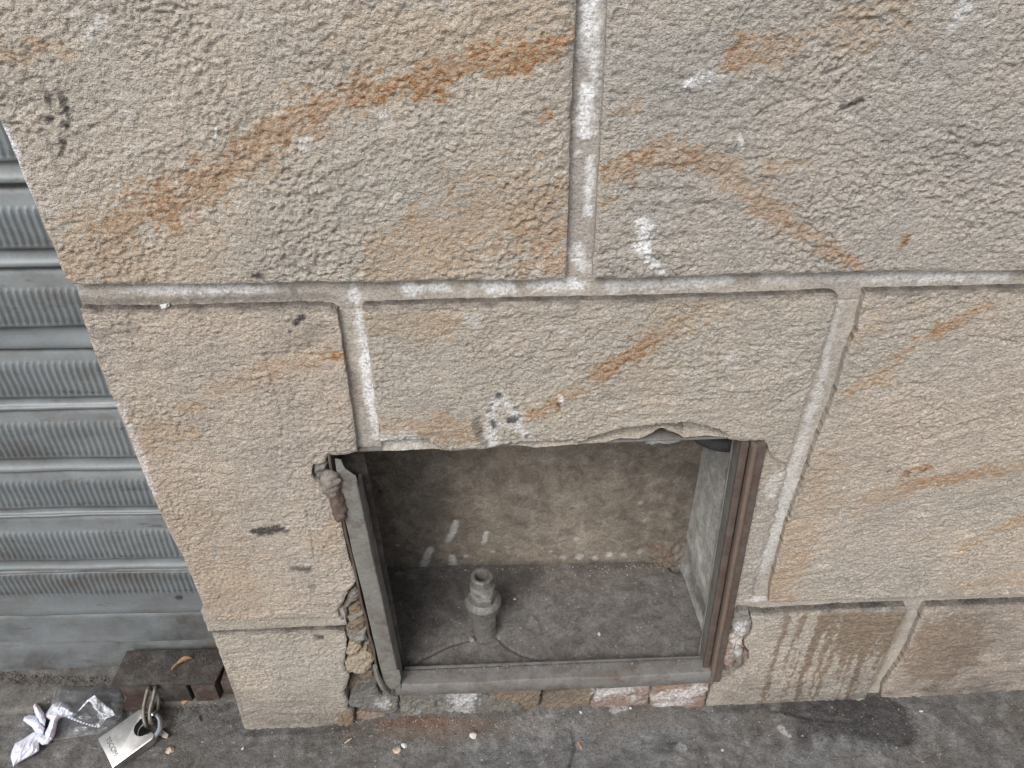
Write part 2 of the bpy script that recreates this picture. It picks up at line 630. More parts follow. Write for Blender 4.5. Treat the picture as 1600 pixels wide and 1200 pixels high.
M_PAVE = concrete_material('worn_pavement', (0.122, 0.110, 0.099), (0.150, 0.150, 0.152), (0.215, 0.21, 0.205), 0.85, 1.2)
M_THRESH = concrete_material('threshold_cement', (0.12, 0.11, 0.10), (0.145, 0.137, 0.128), (0.11, 0.10, 0.09), 0.9, 0.4)
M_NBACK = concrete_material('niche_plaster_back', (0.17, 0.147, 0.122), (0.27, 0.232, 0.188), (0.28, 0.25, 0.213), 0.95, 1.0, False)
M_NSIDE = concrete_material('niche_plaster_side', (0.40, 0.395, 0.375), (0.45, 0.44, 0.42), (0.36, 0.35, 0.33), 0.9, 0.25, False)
M_NFLOOR = concrete_material('niche_floor_cement', (0.118, 0.107, 0.099), (0.142, 0.133, 0.127), (0.17, 0.16, 0.153), 0.92, 0.5)


def metal_material(name, paint, rustc, amt, rough=0.55, metallic=0.3, bump=0.15, scale=30):
    N = NT(name)
    n1 = N.noise(scale, 6, 0.7)
    k = N.ramp(n1, (max(0.0, 0.62 - amt), 0.0), (min(1.0, 0.86 - amt), 1.0))
    c = N.mix(1.0, paint, N.ramp(N.noise(240, 4, 0.7), (0.3, 0.8), (0.7, 1.15)), 'MULTIPLY')
    r = N.mix(N.noise(150, 4, 0.7), rustc, tuple(v * 0.4 for v in rustc))
    col = N.mix(k, c, r)
    # settled dust
    d = N.ramp(N.noise(42, 6, 0.72), (0.46, 0.0), (0.70, 0.7))
    col = N.mix(d, col, (0.135, 0.122, 0.11))
    rg = N.mix(k, rough, 0.9)
    N.set(Base_Color=col, Roughness=rg, Metallic=N.mix(k, metallic, 0.0))
    N.bump(N.math('ADD', N.noise(300, 4, 0.7), N.math('MULTIPLY', n1, 1.5)), bump, 0.0015)
    return N.m


M_BAR = metal_material('dusty_grey_painted_iron', (0.20, 0.195, 0.18), (0.12, 0.08, 0.06), 0.12, 0.65, 0.1, 0.5, 45)
M_RAIL = metal_material('dusty_rail_iron', (0.19, 0.183, 0.176), (0.13, 0.092, 0.07), 0.15, 0.65, 0.1, 0.5, 40)
M_RUST = metal_material('brown_rusty_iron', (0.100, 0.076, 0.064), (0.105, 0.066, 0.050), 0.22, 0.6, 0.1, 0.6, 70)
M_RIDGE_HI = metal_material('worn_edge_highlight', (0.21, 0.155, 0.125), (0.15, 0.085, 0.06), 0.12, 0.42, 0.3)  # paler than the post: the ridge highlight is put into its colour
M_POSTG = metal_material('grey_painted_flange', (0.20, 0.20, 0.188), (0.16, 0.095, 0.07), 0.15, 0.6, 0.1)
M_LOCK = metal_material('dark_greasy_iron', (0.040, 0.036, 0.033), (0.06, 0.038, 0.03), 0.16, 0.6, 0.1, 0.9, 60)
M_LOCKR = metal_material('dark_red_rust_iron', (0.050, 0.033, 0.028), (0.075, 0.042, 0.032), 0.25, 0.75, 0.1, 0.9, 60)
M_HINGE = metal_material('scaly_rust_hinge', (0.17, 0.13, 0.11), (0.13, 0.065, 0.045), 0.26, 0.9, 0.0, 1.0, 90)
M_PIPE = metal_material('dusty_galvanised_pipe', (0.22, 0.212, 0.20), (0.10, 0.078, 0.062), 0.17, 0.5, 0.45, 0.7, 75)


def shutter_material():
    N = NT('grey_shutter_steel')
    c = N.mix(N.ramp(N.noise(3.0, 4, 0.6, stretch=(1, 1, 3)), (0.35, 0.0), (0.65, 1.0)), (0.160, 0.180, 0.191), (0.212, 0.233, 0.245))
    c = N.mix(1.0, c, N.ramp(N.noise(260, 3, 0.7), (0.3, 0.9), (0.7, 1.08)), 'MULTIPLY')
    st = N.ramp(N.noise(14, 5, 0.7, stretch=(0.6, 1, 1.6)), (0.48, 0.0), (0.72, 0.8))
    c = N.mix(st, c, (0.115, 0.105, 0.093))
    sc = N.ramp(N.noise(34, 6, 0.75, stretch=(0.5, 1, 2.2)), (0.60, 0.0), (0.68, 0.7))
    c = N.mix(sc, c, (0.085, 0.075, 0.065))
    R, Gw, D, A = N.attr()
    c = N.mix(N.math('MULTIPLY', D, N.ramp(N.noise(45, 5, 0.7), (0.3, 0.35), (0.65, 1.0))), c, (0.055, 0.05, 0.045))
    c = N.mix(N.math('MULTIPLY', R, N.ramp(N.noise(45, 5, 0.7), (0.4, 0.0), (0.65, 0.9))), c, (0.22, 0.12, 0.085))
    N.set(Base_Color=c, Roughness=0.5, Metallic=0.2)
    N.bump(N.noise(200, 4, 0.7), 0.06, 0.001)
    return N.m


M_SHUT = shutter_material()


def simple(name, col, rough=0.5, metallic=0.0, nscale=200, var=0.15, bump=0.0, **kw):
    N = NT(name)
    c = N.mix(1.0, col, N.ramp(N.noise(nscale, 3, 0.7), (0.3, 1 - var), (0.7, 1 + var)), 'MULTIPLY')
    N.set(Base_Color=c, Roughness=rough, Metallic=metallic, **kw)
    if bump:
        N.bump(N.noise(nscale, 4, 0.7), bump, 0.001)
    return N.m


M_STEEL = simple('brushed_padlock_steel', (0.56, 0.55, 0.53), 0.33, 1.0, 60, 0.22, 0.08)
M_STEELD = simple('padlock_side_steel', (0.33, 0.32, 0.31), 0.45, 0.9, 120, 0.2)
M_CHROME = simple('shackle_chrome', (0.55, 0.58, 0.62), 0.22, 1.0, 90, 0.1)
M_LINK = simple('dull_link_steel', (0.17, 0.155, 0.135), 0.55, 0.6, 150, 0.3, 0.2)
M_INK = simple('engraved_dark', (0.11, 0.11, 0.11), 0.7, 0.0, 200, 0.3)
M_WHITEP = simple('white_plastic_film', (0.72, 0.72, 0.82), 0.42, 0.0, 60, 0.04, 0.1, Subsurface_Weight=0.15)
M_BLACK = simple('black_rubber', (0.045, 0.046, 0.05), 0.7, 0.0, 120, 0.3, 0.2)
M_SPECK = simple('pale_grit', (0.30, 0.275, 0.25), 0.9, 0.0, 90, 0.4)
M_BRDUST = simple('brick_grit', (0.17, 0.105, 0.08), 0.95, 0.0, 120, 0.5)
M_DKGRIT = simple('dark_grit', (0.10, 0.085, 0.075), 0.95, 0.0, 120, 0.5)
M_TANLEAF = simple('dry_leaf', (0.33, 0.20, 0.10), 0.7, 0.0, 120, 0.4)
M_PEBBLE = simple('tan_stone_chip', (0.42, 0.34, 0.27), 0.9, 0.0, 160, 0.3, 0.3)
M_WCHIP = simple('white_paint_chip', (0.50, 0.50, 0.49), 0.8, 0.0, 160, 0.1)
M_WOOD = simple('orange_wood_splinter', (0.42, 0.22, 0.11), 0.8, 0.0, 160, 0.3)
M_PAPER = simple('pale_gum_strip', (0.32, 0.30, 0.28), 0.7, 0.0, 90, 0.2)


def film_material():
    N = NT('clear_plastic_film')
    tr = N.n('ShaderNodeBsdfTransparent')
    tr.inputs[0].default_value = (0.93, 0.94, 0.95, 1)
    gl = N.n('ShaderNodeBsdfGlossy')
    gl.inputs['Roughness'].default_value = 0.16
    gl.inputs['Color'].default_value = (0.9, 0.93, 0.97, 1)
    df = N.n('ShaderNodeBsdfDiffuse')
    df.inputs['Color'].default_value = (0.75, 0.78, 0.84, 1)
    fr = N.n('ShaderNodeFresnel')
    fr.inputs['IOR'].default_value = 1.45
    m1 = N.n('ShaderNodeMixShader')
    N.l(N.math('MULTIPLY', fr.outputs[0], 0.9, True), m1.inputs[0])
    N.l(tr.outputs[0], m1.inputs[1])
    N.l(gl.outputs[0], m1.inputs[2])
    m2 = N.n('ShaderNodeMixShader')
    R, Gw, D, A = N.attr()
    N.l(N.math('ADD', N.math('MULTIPLY', Gw, 0.85), 0.06, True), m2.inputs[0])
    N.l(m1.outputs[0], m2.inputs[1])
    N.l(df.outputs[0], m2.inputs[2])
    out = N.t.nodes['Material Output']
    N.l(m2.outputs[0], out.inputs['Surface'])
    bp = N.n('ShaderNodeBump')
    bp.inputs['Strength'].default_value = 0.4
    bp.inputs['Distance'].default_value = 0.002
    N.l(N.noise(70, 4, 0.6, dist=0.8), bp.inputs['Height'])
    for s in (gl, df):
        N.l(bp.outputs[0], s.inputs['Normal'])
    return N.m


M_FILM = film_material()

# ------------------------------------------------------------------ pavement: one sheet to the horizon
GST = [
    # channel, (px, py, half width px, strength)
    (2, [(1235, 1102, 20, .9), (1300, 1110, 32, .95), (1390, 1112, 32, .95), (1405, 1140, 30, .9)]),
    (2, [(1270, 1120, 30, .9), (1340, 1130, 34, .95), (1400, 1150, 22, .9)]),
    (2, [(1255, 1150, 18, .8), (1262, 1165, 10, .7)]),
    (2, [(1480, 1115, 22, .35), (1530, 1150, 30, .25)]),
    (2, [(560, 1136, 6, .6), (460, 1142, 7, .5), (385, 1146, 6, .7)]),
    (2, [(1120, 1108, 7, .6), (1200, 1104, 6, .6)]),
    (2, [(893, 1140, 3, .6), (897, 1170, 3, .7), (888, 1200, 3, .7)]),
    (2, [(1040, 1165, 12, .5), (1060, 1170, 9, .4)]),
    (2, [(330, 1105, 30, .3), (370, 1135, 20, .3)]),
    (3, [(600, 1140, 14, .7), (680, 1140, 22, .8), (790, 1140, 16, .45), (860, 1135, 10, .3)]),
    (0, [(590, 1132, 6, .8), (650, 1130, 10, .9), (700, 1132, 9, .5)]),
    (3, [(940, 1130, 18, .4), (1010, 1125, 22, .4), (1090, 1120, 14, .3)]),
    (1, [(958, 1115, 8, .45), (975, 1112, 5, .5)]),
    (1, [(1220, 1138, 6, .5), (1232, 1150, 4, .6)]),
    (1, [(1065, 1168, 9, .35)]),
]


def gstain(x, y):
    out = np.zeros((len(x), 4), np.float32)
    m = (x > -1.2) & (x < 1.2) & (y > -0.3) & (y < 0.2)
    X, Y = x[m], y[m]
    o = np.zeros((len(X), 4), np.float32)
    wob = 0.4 * fbm(X * 70, Y * 90, 5, 3) + 0.45 * fbm(X * 260, Y * 300, 9, 2)
    for ch, pts in GST:
        P = [G(p[0], p[1]) for p in pts]
        ws = [p[2] * abs(G(p[0] + 1, p[1])[0] - G(p[0], p[1])[0]) for p in pts]
        n = len(pts)
        for i in range(max(1, n - 1)):
            j = min(i + 1, n - 1)
            dx, dy = P[j][0] - P[i][0], P[j][1] - P[i][1]
            t = np.clip(((X - P[i][0]) * dx + (Y - P[i][1]) * dy) / (dx * dx + dy * dy + 1e-18), 0, 1)
            d = np.hypot(X - P[i][0] - t * dx, Y - P[i][1] - t * dy)
            w = ws[i] + (ws[j] - ws[i]) * t
            s = pts[i][3] + (pts[j][3] - pts[i][3]) * t
            o[:, ch] = np.maximum(o[:, ch], s * sstep(1.05, 0.72, d / w + 0.75 * wob))
    out[m] = o
    return out


def ground_height(X, Y):
    near = (np.abs(X) < 1.6) & (Y > -1.0)
    h = np.zeros(X.shape)
    x, y = X[near], Y[near]
    hh = 0.0030 * fbm(x * 12, y * 12, 3, 3) + 0.0022 * fbm(x * 75, y * 75, 8, 3) + 0.0011 * np.abs(fbm(x * 240, y * 240, 12, 2))
    # a rough mortar fillet against the foot of the wall between the bricks
    hh += 0.010 * sstep(-0.055, 0.0, y) * sstep(-0.22, -0.12, x) * sstep(0.30, 0.16, x)
    # crack
    for pts in ([(893, 1135), (899, 1165), (886, 1200), (880, 1240)], [(1200, 1107), (1260, 1120), (1330, 1128)]):
        P = [G(*p) for p in pts]
        A = [(p[0], p[1]) for p in P[:-1]]
        B = [(p[0], p[1]) for p in P[1:]]
        d, _, _ = seg_dist(x + 0.003 * fbm(x * 60, y * 60, 4, 3), y, A, B)
        hh -= 0.003 * sstep(0.003, 0.0005, d)
    h[near] = hh
    return h


def spread(lo, hi, step, far_lo, far_hi):
    a = list(np.arange(lo, hi + step / 2, step))
    s, v = step, lo
    pre = []
    while v > far_lo:
        s *= 1.35
        v -= s
        pre.append(v)
    s, v = step, hi
    post = []
    while v < far_hi:
        s *= 1.35
        v += s
        post.append(v)
    return np.array(pre[::-1] + a + post)


def build_ground():
    xs = spread(-0.80, 0.80, 0.0026, -60, 60)
    ys = spread(-0.13, 0.11, 0.0026, -60, 0.30)
    X, Y = np.meshgrid(xs, ys)
    X, Y = X.ravel(), Y.ravel()
    Z = 0.046 * np.clip(X, -2.5, 2.5) + ground_height(X, Y) - 0.0015
    n, m = len(xs), len(ys)
    i = np.arange(n * m).reshape(m, n)
    q = np.stack([i[:-1, :-1].ravel(), i[:-1, 1:].ravel(), i[1:, 1:].ravel(), i[1:, :-1].ravel()], 1)
    me = np_mesh('pavement', np.stack([X, Y, Z], 1), q)
    set_attr(me, 'stain_shade', gstain(X, Y))
    o = link('pavement', me, M_PAVE)
    tag(o, 'worn grey concrete pavement with dark damp patch and grit at the foot of the wall', None, None, 'structure')


build_ground()

# ------------------------------------------------------------------ the stone wall
wall = empty('stone_wall', (0.25, 0.15, 0.0))
tag(wall, 'rough beige sandstone block wall with pale mortar joints around an open niche', 'wall')
W_INV = Vector(wall.location)


def to_wall(o):
    o.parent = wall
    o.location = Vector(o.location) - W_INV
    return o


STR = [
    # rust veins
    (0, [(105, 400, 40, .35), (180, 362, 34, .68), (250, 325, 30, .8), (330, 280, 30, .75), (400, 235, 26, .7), (470, 183, 24, .75), (540, 150, 26, .8), (650, 132, 20, .95), (760, 97, 20, .95), (870, 68, 18, 1)]),
    (0, [(840, 85, 14, 1), (885, 60, 14, 1)]),
    (0, [(640, 130, 12, 1), (665, 138, 10, 1)]),
    (0, [(115, 420, 40, .5), (240, 400, 45, .35), (330, 380, 40, .2)]),
    (0, [(600, 410, 40, .45), (690, 385, 50, .55), (780, 330, 60, .45), (850, 370, 60, .65), (870, 420, 30, .7)]),
    (0, [(820, 330, 30, .6), (880, 300, 30, .5)]),
    (0, [(580, 75, 40, .3), (700, 60, 40, .35), (800, 40, 40, .4), (890, 20, 30, .3)]),
    (0, [(10, 88, 16, .5), (60, 78, 16, .7), (105, 82, 12, .5)]),
    (0, [(850, 175, 9, .8)]), (0, [(960, 175, 14, .6), (990, 172, 10, .5)]),
    (0, [(950, 272, 20, .75), (1000, 248, 20, .8), (1060, 240, 22, .7), (1130, 262, 18, .65), (1180, 305, 16, .6), (1235, 350, 16, .7), (1290, 388, 13, .6), (1335, 416, 9, .9)]),
    (0, [(1160, 92, 24, .75), (1230, 70, 16, .5)]), (0, [(1300, 40, 20, .35), (1410, 15, 22, .6)]),
    (0, [(1205, 260, 14, .6), (1260, 255, 10, .3)]),
    (0, [(1330, 60, 18, .4), (1450, 50, 16, .25)]),
    (0, [(340, 605, 18, .4), (400, 585, 16, .45), (460, 570, 14, .5), (530, 557, 12, .95)]),
    (0, [(215, 690, 30, .6), (265, 680, 26, .45)]), (0, [(290, 640, 14, .5), (310, 632, 8, .6)]),
    (0, [(250, 760, 50, .25), (300, 860, 60, .3), (360, 930, 60, .35)]),
    (0, [(505, 850, 22, .4), (525, 820, 14, .5)]),
    (0, [(580, 500, 20, .4), (640, 515, 22, .35), (700, 508, 20, .55)]),
    (0, [(1110, 478, 18, .5), (1060, 505, 18, .5), (1000, 545, 14, .95), (960, 572, 14, .9), (900, 612, 12, .6), (868, 630, 12, .8), (832, 652, 9, .95)]),
    (0, [(600, 665, 16, .55), (680, 660, 18, .6), (740, 668, 12, .55)]), (0, [(690, 682, 14, .7), (730, 684, 12, .6)]),
    (0, [(1045, 480, 30, .25), (1000, 600, 40, .2)]),
    (0, [(1545, 478, 8, .6), (1500, 500, 10, .8), (1430, 535, 9, .75), (1375, 590, 12, .55), (1325, 612, 10, .7)]),
    (0, [(1340, 520, 16, .5), (1375, 505, 14, .3)]), (0, [(1435, 480, 10, .35)]),
    (0, [(1590, 728, 10, .5), (1545, 732, 14, .75), (1490, 745, 12, .8), (1430, 757, 12, .75), (1380, 775, 14, .45), (1340, 795, 14, .3)]),
    (0, [(1600, 810, 9, .6), (1565, 822, 9, .6), (1545, 838, 8, .4), (1510, 852, 12, .55)]),
    (0, [(1215, 930, 24, .6), (1235, 870, 26, .5), (1265, 800, 26, .45), (1290, 730, 24, .35)]),
    (0, [(1450, 843, 7, .6)]), (0, [(1500, 920, 14, .35), (1590, 905, 16, .4)]),
    # white paint
    (1, [(1075, 128, 11, .9), (1100, 120, 14, .6), (1125, 118, 9, .4)]),
    (1, [(1005, 352, 15, 1), (1004, 378, 14, 1), (1012, 402, 9, .8), (1032, 422, 7, .7)]),
    (1, [(1155, 215, 6, .8), (1160, 232, 4, .7)]), (1, [(337, 200, 2.5, .9), (338, 220, 2.5, .9)]),
    (1, [(160, 35, 12, .5), (140, 55, 10, .4)]), (1, [(200, 178, 9, .6)]), (1, [(475, 225, 16, .45)]), (1, [(600, 178, 14, .5)]),
    (1, [(1510, 10, 14, .6), (1490, 40, 12, .4)]), (1, [(1320, 185, 5, .8), (1335, 183, 5, .8)]),
    (1, [(5, 200, 7, 1), (18, 228, 8, 1), (34, 268, 4, .7), (60, 345, 4, .6), (85, 400, 4, .6)]),
    (1, [(780, 618, 12, .6), (768, 640, 10, .65), (766, 665, 11, .65), (768, 690, 13, .65)]), (1, [(786, 624, 11, .6), (802, 645, 11, .65), (810, 668, 9, .6), (826, 684, 9, .55)]), (1, [(772, 666, 8, .5), (806, 662, 8, .5)]),
    (1, [(876, 620, 4, 1), (877, 628, 3.5, 1)]), (1, [(740, 500, 14, .35)]), (1, [(880, 520, 14, .3)]), (1, [(1140, 560, 14, .3)]),
    (1, [(640, 690, 26, .4), (580, 690, 12, .5)]),
    (1, [(150, 620, 8, .4), (190, 640, 8, .4), (240, 770, 7, .5)]),
    # black smears, spots
    (2, [(74, 148, 7, .9), (78, 165, 6, .8)]), (2, [(93, 146, 9, .75), (102, 165, 8, .9), (104, 178, 7, .9)]), (2, [(76, 186, 8, .9)]), (2, [(103, 196, 7, .9)]), (2, [(98, 222, 7, .9), (96, 235, 5, .9), (92, 248, 4, .7)]),
    (2, [(72, 215, 4, .5), (92, 270, 10, .3)]),
    (2, [(45, 75, 5, .7)]), (2, [(72, 78, 5, .7)]),
    (2, [(396, 430, 7, .9), (412, 434, 6, .9)]),
    (2, [(462, 506, 6, 1.2), (472, 497, 6, 1.2)]), (2, [(453, 519, 4, 1)]),
    (2, [(395, 832, 7, 1), (412, 832, 11, 1), (435, 828, 9, 1), (446, 830, 6, .8)]),
    (2, [(460, 886, 8, .75), (478, 890, 9, .75)]), (2, [(487, 918, 8, .5)]), (2, [(492, 996, 6, .9), (503, 996, 6, .9)]),
    (2, [(1316, 167, 6, .8), (1345, 157, 7, .9)]), (2, [(745, 655, 9, .6), (748, 680, 9, .6), (760, 695, 6, .5)]),
    (2, [(780, 618, 8, 1.2)]), (2, [(770, 662, 9, 1.2)]), (2, [(800, 656, 9, 1.2)]), (2, [(764, 642, 6, .8)]), (2, [(822, 680, 5, .8)]), (2, [(806, 638, 5, .8)]), (2, [(812, 650, 4, .7)]), (2, [(768, 632, 4, .7)]), (2, [(788, 674, 4, .6)]), (2, [(743, 640, 4, .5)]),
    (2, [(873, 633, 5, .9)]), (2, [(200, 515, 20, .25), (150, 525, 14, .3)]),
    (2, [(1413, 380, 5, .5), (1420, 370, 4, .5)]),
    (2, [(420, 550, 16, .25), (480, 530, 18, .3), (500, 510, 20, .25)]),
    (0, [(1411, 380, 7, 1.3), (1420, 370, 6, 1.3)]), (0, [(1418, 738, 8, 1.3)]), (0, [(1445, 733, 7, 1.3)]),
    (2, [(1418, 738, 5, .7)]), (2, [(1445, 733, 5, .7)]), (2, [(1390, 735, 5, .5)]),
    # damp brown runs near the pavement on the right
    (2, [(1255, 955, 5, .7), (1300, 951, 7, .85), (1350, 949, 6, .8)]), (2, [(1360, 1088, 14, .7)]),
    (2, [(1520, 1085, 14, .5), (1440, 1092, 10, .5)]),
    # greyer grime at the foot of the left stones
    (2, [(400, 1120, 40, .28), (470, 1110, 50, .28), (540, 1110, 30, .3)]), (2, [(350, 1060, 18, .25), (380, 1110, 18, .3)]),
]

GROOVES = [([(415, 553), (419, 575), (430, 605), (438, 640), (442, 662), (440, 685)], 0.0014),
           ([(478, 800), (486, 835), (492, 870)], 0.0018),
           ([(460, 690), (480, 712), (490, 728)], 0.0020),
           ([(1200, 642), (1240, 618), (1268, 605)], 0.0028),
           ([(1510, 527), (1550, 530), (1586, 537)], 0.0018),
           ([(1000, 1), (1000, 2)], 0.0),
           ([(450, 553), (500, 556), (532, 552)], 0.0012)]
SPALLS = [([(596, 712), (594, 692), (620, 688), (648, 686), (672, 689), (688, 697), (690, 712)], 0.0075),
          ([(765, 712), (772, 702), (790, 694), (815, 690), (860, 691), (890, 687), (905, 690), (905, 712)], 0.0075),
          ([(900, 712), (905, 691), (922, 684), (954, 674), (976, 670), (1007, 665), (1029, 663), (1071, 660), (1101, 666), (1125, 672), (1137, 680), (1140, 712)], 0.0150)]
GROOVES_W = [([(W(*p)[0], W(*p)[2]) for p in g], d) for g, d in GROOVES]
SPALLS_W = [(wx(p), d) for p, d in SPALLS]


def relief(kind, seed):
    def f(x, z):
        # the bedding of the sandstone dips differently in each block
        ang = {0: 0.10, 1: -0.06, 2: 0.03, 3: 0.0, 4: 0.16, 5: 0.05}[seed % 6]
        u = x * math.cos(ang) + z * math.sin(ang)
        v = -x * math.sin(ang) + z * math.cos(ang)
        wu = u + 0.005 * fbm(u * 55, v * 55, seed + 1, 2)
        wv = v + 0.004 * fbm(u * 55, v * 55, seed + 2, 2)
        if kind == 'pecked':       # upper blocks: hammered lumps with sharp lower rims
            k0 = fbm(wu * 70, wv * 105, seed + 3, 2)
            k1 = fbm(wu * 70, (wv + 0.0035 * k0) * 105, seed + 3, 2, 0.5)
            q0 = perlin(wu * 150, wv * 220, seed + 14)
            q1 = fbm(wu * 150, (wv + 0.0022 * q0) * 220, seed + 14, 2, 0.6)
            k2 = 1 - 2 * np.abs(perlin(wu * 175, wv * 240, seed + 4))
            pit = -sstep(0.28, 0.55, perlin(u * 190, v * 230, seed + 21))
            k3 = perlin(u * 340, v * 390, seed + 5)
            mod = np.clip(0.80 + 1.3 * fbm(u * 11, v * 11, seed + 6, 3), 0.28, 1.5)
            h = mod * (0.0013 * k1 + 0.0020 * q1 + 0.0008 * k2 + 0.0009 * k3) + 0.0012 * pit
        else:                      # lower blocks: smoother split face with thin overlapping layers
            k0 = fbm(wu * 40, wv * 85, seed + 3, 2)
            k1 = fbm(wu * 40, (wv + 0.005 * k0) * 85, seed + 3, 2, 0.5)
            lv = (wv + 0.012 * fbm(wu * 18, wv * 18, seed + 7, 4)) * 55
            saw = lv - np.floor(lv)
            saw = sstep(0.0, 0.14, saw) * (1 - saw)
            msk = sstep(0.05, 0.45, fbm(u * 26, v * 40, seed + 8, 3))
            q0 = perlin(wu * 140, wv * 230, seed + 14)
            q1 = fbm(wu * 140, (wv + 0.0022 * q0) * 230, seed + 14, 2, 0.6)
            pit = -sstep(0.3, 0.55, perlin(u * 170, v * 220, seed + 21))
            k3 = perlin(u * 330, v * 400, seed + 5)
            mod = np.clip(0.75 + 1.5 * fbm(u * 11, v * 11, seed + 6, 3), 0.25, 1.6)
            h = 0.0011 * k1 + 0.0012 * saw * msk + mod * (0.0018 * q1 + 0.0008 * k3) + 0.0010 * pit
        a2 = {4: 0.36, 7: -0.12, 15: 0.05, 20: 0.10, 28: 0.30, 33: 0.02, 41: 0.12, 50: 0.15}.get(seed, 0.1)
        ub = x * math.cos(a2) + z * math.sin(a2)
        vb = -x * math.sin(a2) + z * math.cos(a2) + 0.010 * fbm(x * 9, z * 9, seed + 40, 2)
        bd = fbm(ub * 9, vb * 75, seed + 41, 3)
        bm_ = sstep(-0.05, 0.35, fbm(x * 7, z * 9, seed + 43, 2))
        h = h + 0.0030 * fbm(x * 7, z * 7, seed + 11, 2) + 0.0024 * bm_ * np.where(bd > 0, bd, bd * .6)
        for g, dep in GROOVES_W:
            if dep <= 0:
                continue
            xs = [p[0] for p in g]
            zs = [p[1] for p in g]
            m = (x > min(xs) - .01) & (x < max(xs) + .01) & (z > min(zs) - .01) & (z < max(zs) + .01)
            if m.any():
                d, _, _ = seg_dist(x[m] + 0.0012 * fbm(x[m] * 150, z[m] * 150, 2, 2), z[m], g[:-1], g[1:])
                h[m] -= dep * sstep(0.0022, 0.0004, d)
        for p, dep in SPALLS_W:
            pa = np.array(p)
            m = (x > pa[:, 0].min()) & (x < pa[:, 0].max()) & (z > pa[:, 1].min()) & (z < pa[:, 1].max())
            if m.any():
                jx = x[m] + 0.0012 * fbm(x[m] * 120, z[m] * 120, 21, 2)
                jz = z[m] + 0.0012 * fbm(x[m] * 120, z[m] * 120, 22, 2)
                ins = inside(p, jx, jz)
                hm = h[m]
                smooth = 0.0011 * fbm(x[m] * 50, z[m] * 130, 31, 4)
                hm = np.where(ins, smooth - dep, hm)
                h[m] = hm
        return h
    return f


STEP = 0.00128
TOPZ = 1.125
OUT = {
    'A1': [(106, 440), (112, 445), (200, 445), (300, 446), (395, 443), (500, 441), (600, 442), (700, 438), (800, 440), (884, 435), (888, 300), (893, 150), (901, 0), (.0575, TOPZ, 0), (-.372, TOPZ, 0), (-.372, .90, 0), (2, 197), (18, 232), (32, 266), (58, 330), (84, 388), (97, 425)],
    'A2': [(926, 436), (1000, 437), (1100, 432), (1200, 428), (1300, 428), (1400, 425), (1600, 424), (.62, .6815, 0), (.62, TOPZ, 0), (.083, TOPZ, 0), (950, 0), (943, 150), (934, 300)],
    'B1': [(124, 484), (200, 486), (300, 484), (400, 481), (470, 479), (515, 480), (526, 486), (531, 520), (540, 580), (549, 640), (558, 706), (541, 711), (525, 713), (512, 711), (507, 722), (498, 727), (488, 727), (486, 738), (490, 748), (506, 756), (508, 768), (519, 785), (521, 800), (531, 812), (537, 840), (542, 862), (547, 882), (554, 893), (555, 910), (546, 922), (535, 942), (527, 957), (531, 965), (440, 968), (328, 972), (310, 930), (290, 880), (262, 828), (230, 757), (200, 682), (170, 610), (148, 556)],
    'B2': [(566, 479), (700, 475), (900, 471), (1100, 466), (1200, 463), (1300, 459), (1311, 463), (1296, 520), (1278, 575), (1260, 628), (1238, 700), (1231, 727), (1218, 722), (1206, 714), (1199, 697), (1195, 689), (1156, 690), (1134, 687), (1105, 684), (1069, 687), (1061, 681), (1048, 676), (1037, 672), (1029, 673), (1018, 681), (999, 689), (969, 688), (944, 695), (905, 697), (880, 698), (837, 702), (809, 698), (792, 697), (758, 703), (730, 704), (707, 706), (681, 704), (656, 704), (620, 707), (596, 707), (592, 675), (586, 625), (579, 570), (572, 525)],
    'B3': [(1353, 457), (1600, 452), (.86, .664, 0), (.86, .2375, 0), (1598, 931), (1500, 934), (1400, 936), (1300, 939), (1202, 942), (1205, 915), (1228, 825), (1258, 745), (1276, 692), (1298, 637), (1311, 598), (1323, 555), (1341, 512)],
    'C1': [(331, 990), (440, 987), (520, 986), (538, 987), (541, 1000), (540, 1015), (537, 1040), (546, 1055), (541, 1075), (537, 1082), (544, 1097), (542, 1107), (552, 1112), (554, 1150), (386, 1152), (378, 1130), (370, 1100), (346, 1032)],
    'C2': [(1172, 957), (1195, 960), (1250, 956), (1300, 953), (1416, 949), (1417, 955), (1400, 986), (1385, 1020), (1363, 1065), (1350, 1100), (1250, 1106), (1200, 1109), (1106, 1115), (1104, 1098), (1112, 1073), (1116, 1066), (1131, 1061), (1147, 1052), (1158, 1042), (1171, 1028), (1171, 1018), (1164, 1010), (1163, 999), (1175, 988), (1176, 975)],
    'C3': [(1446, 949), (1600, 943), (.86, .222, 0), (.86, .02, 0), (1600, 1092), (1470, 1098), (1375, 1101), (1380, 1072), (1397, 1047), (1416, 1020), (1432, 980)],
}
for i, (k, seed) in enumerate((('A1', 4), ('A2', 7), ('B1', 15), ('B2', 20), ('B3', 28), ('C1', 33), ('C2', 41), ('C3', 50))):
    up = k[0] == 'A'
    o = slab('stone_block', wx(OUT[k]), 0.0, 0.10 if k in ('A1', 'B1', 'C1') else 0.03, STEP, relief('pecked' if up else 'split', seed),
             M_STONE_T if up else M_STONE_B, None, 0.0006, 70, 0.0038, 0.0014, seed, STR, 0.9)
    to_wall(o)
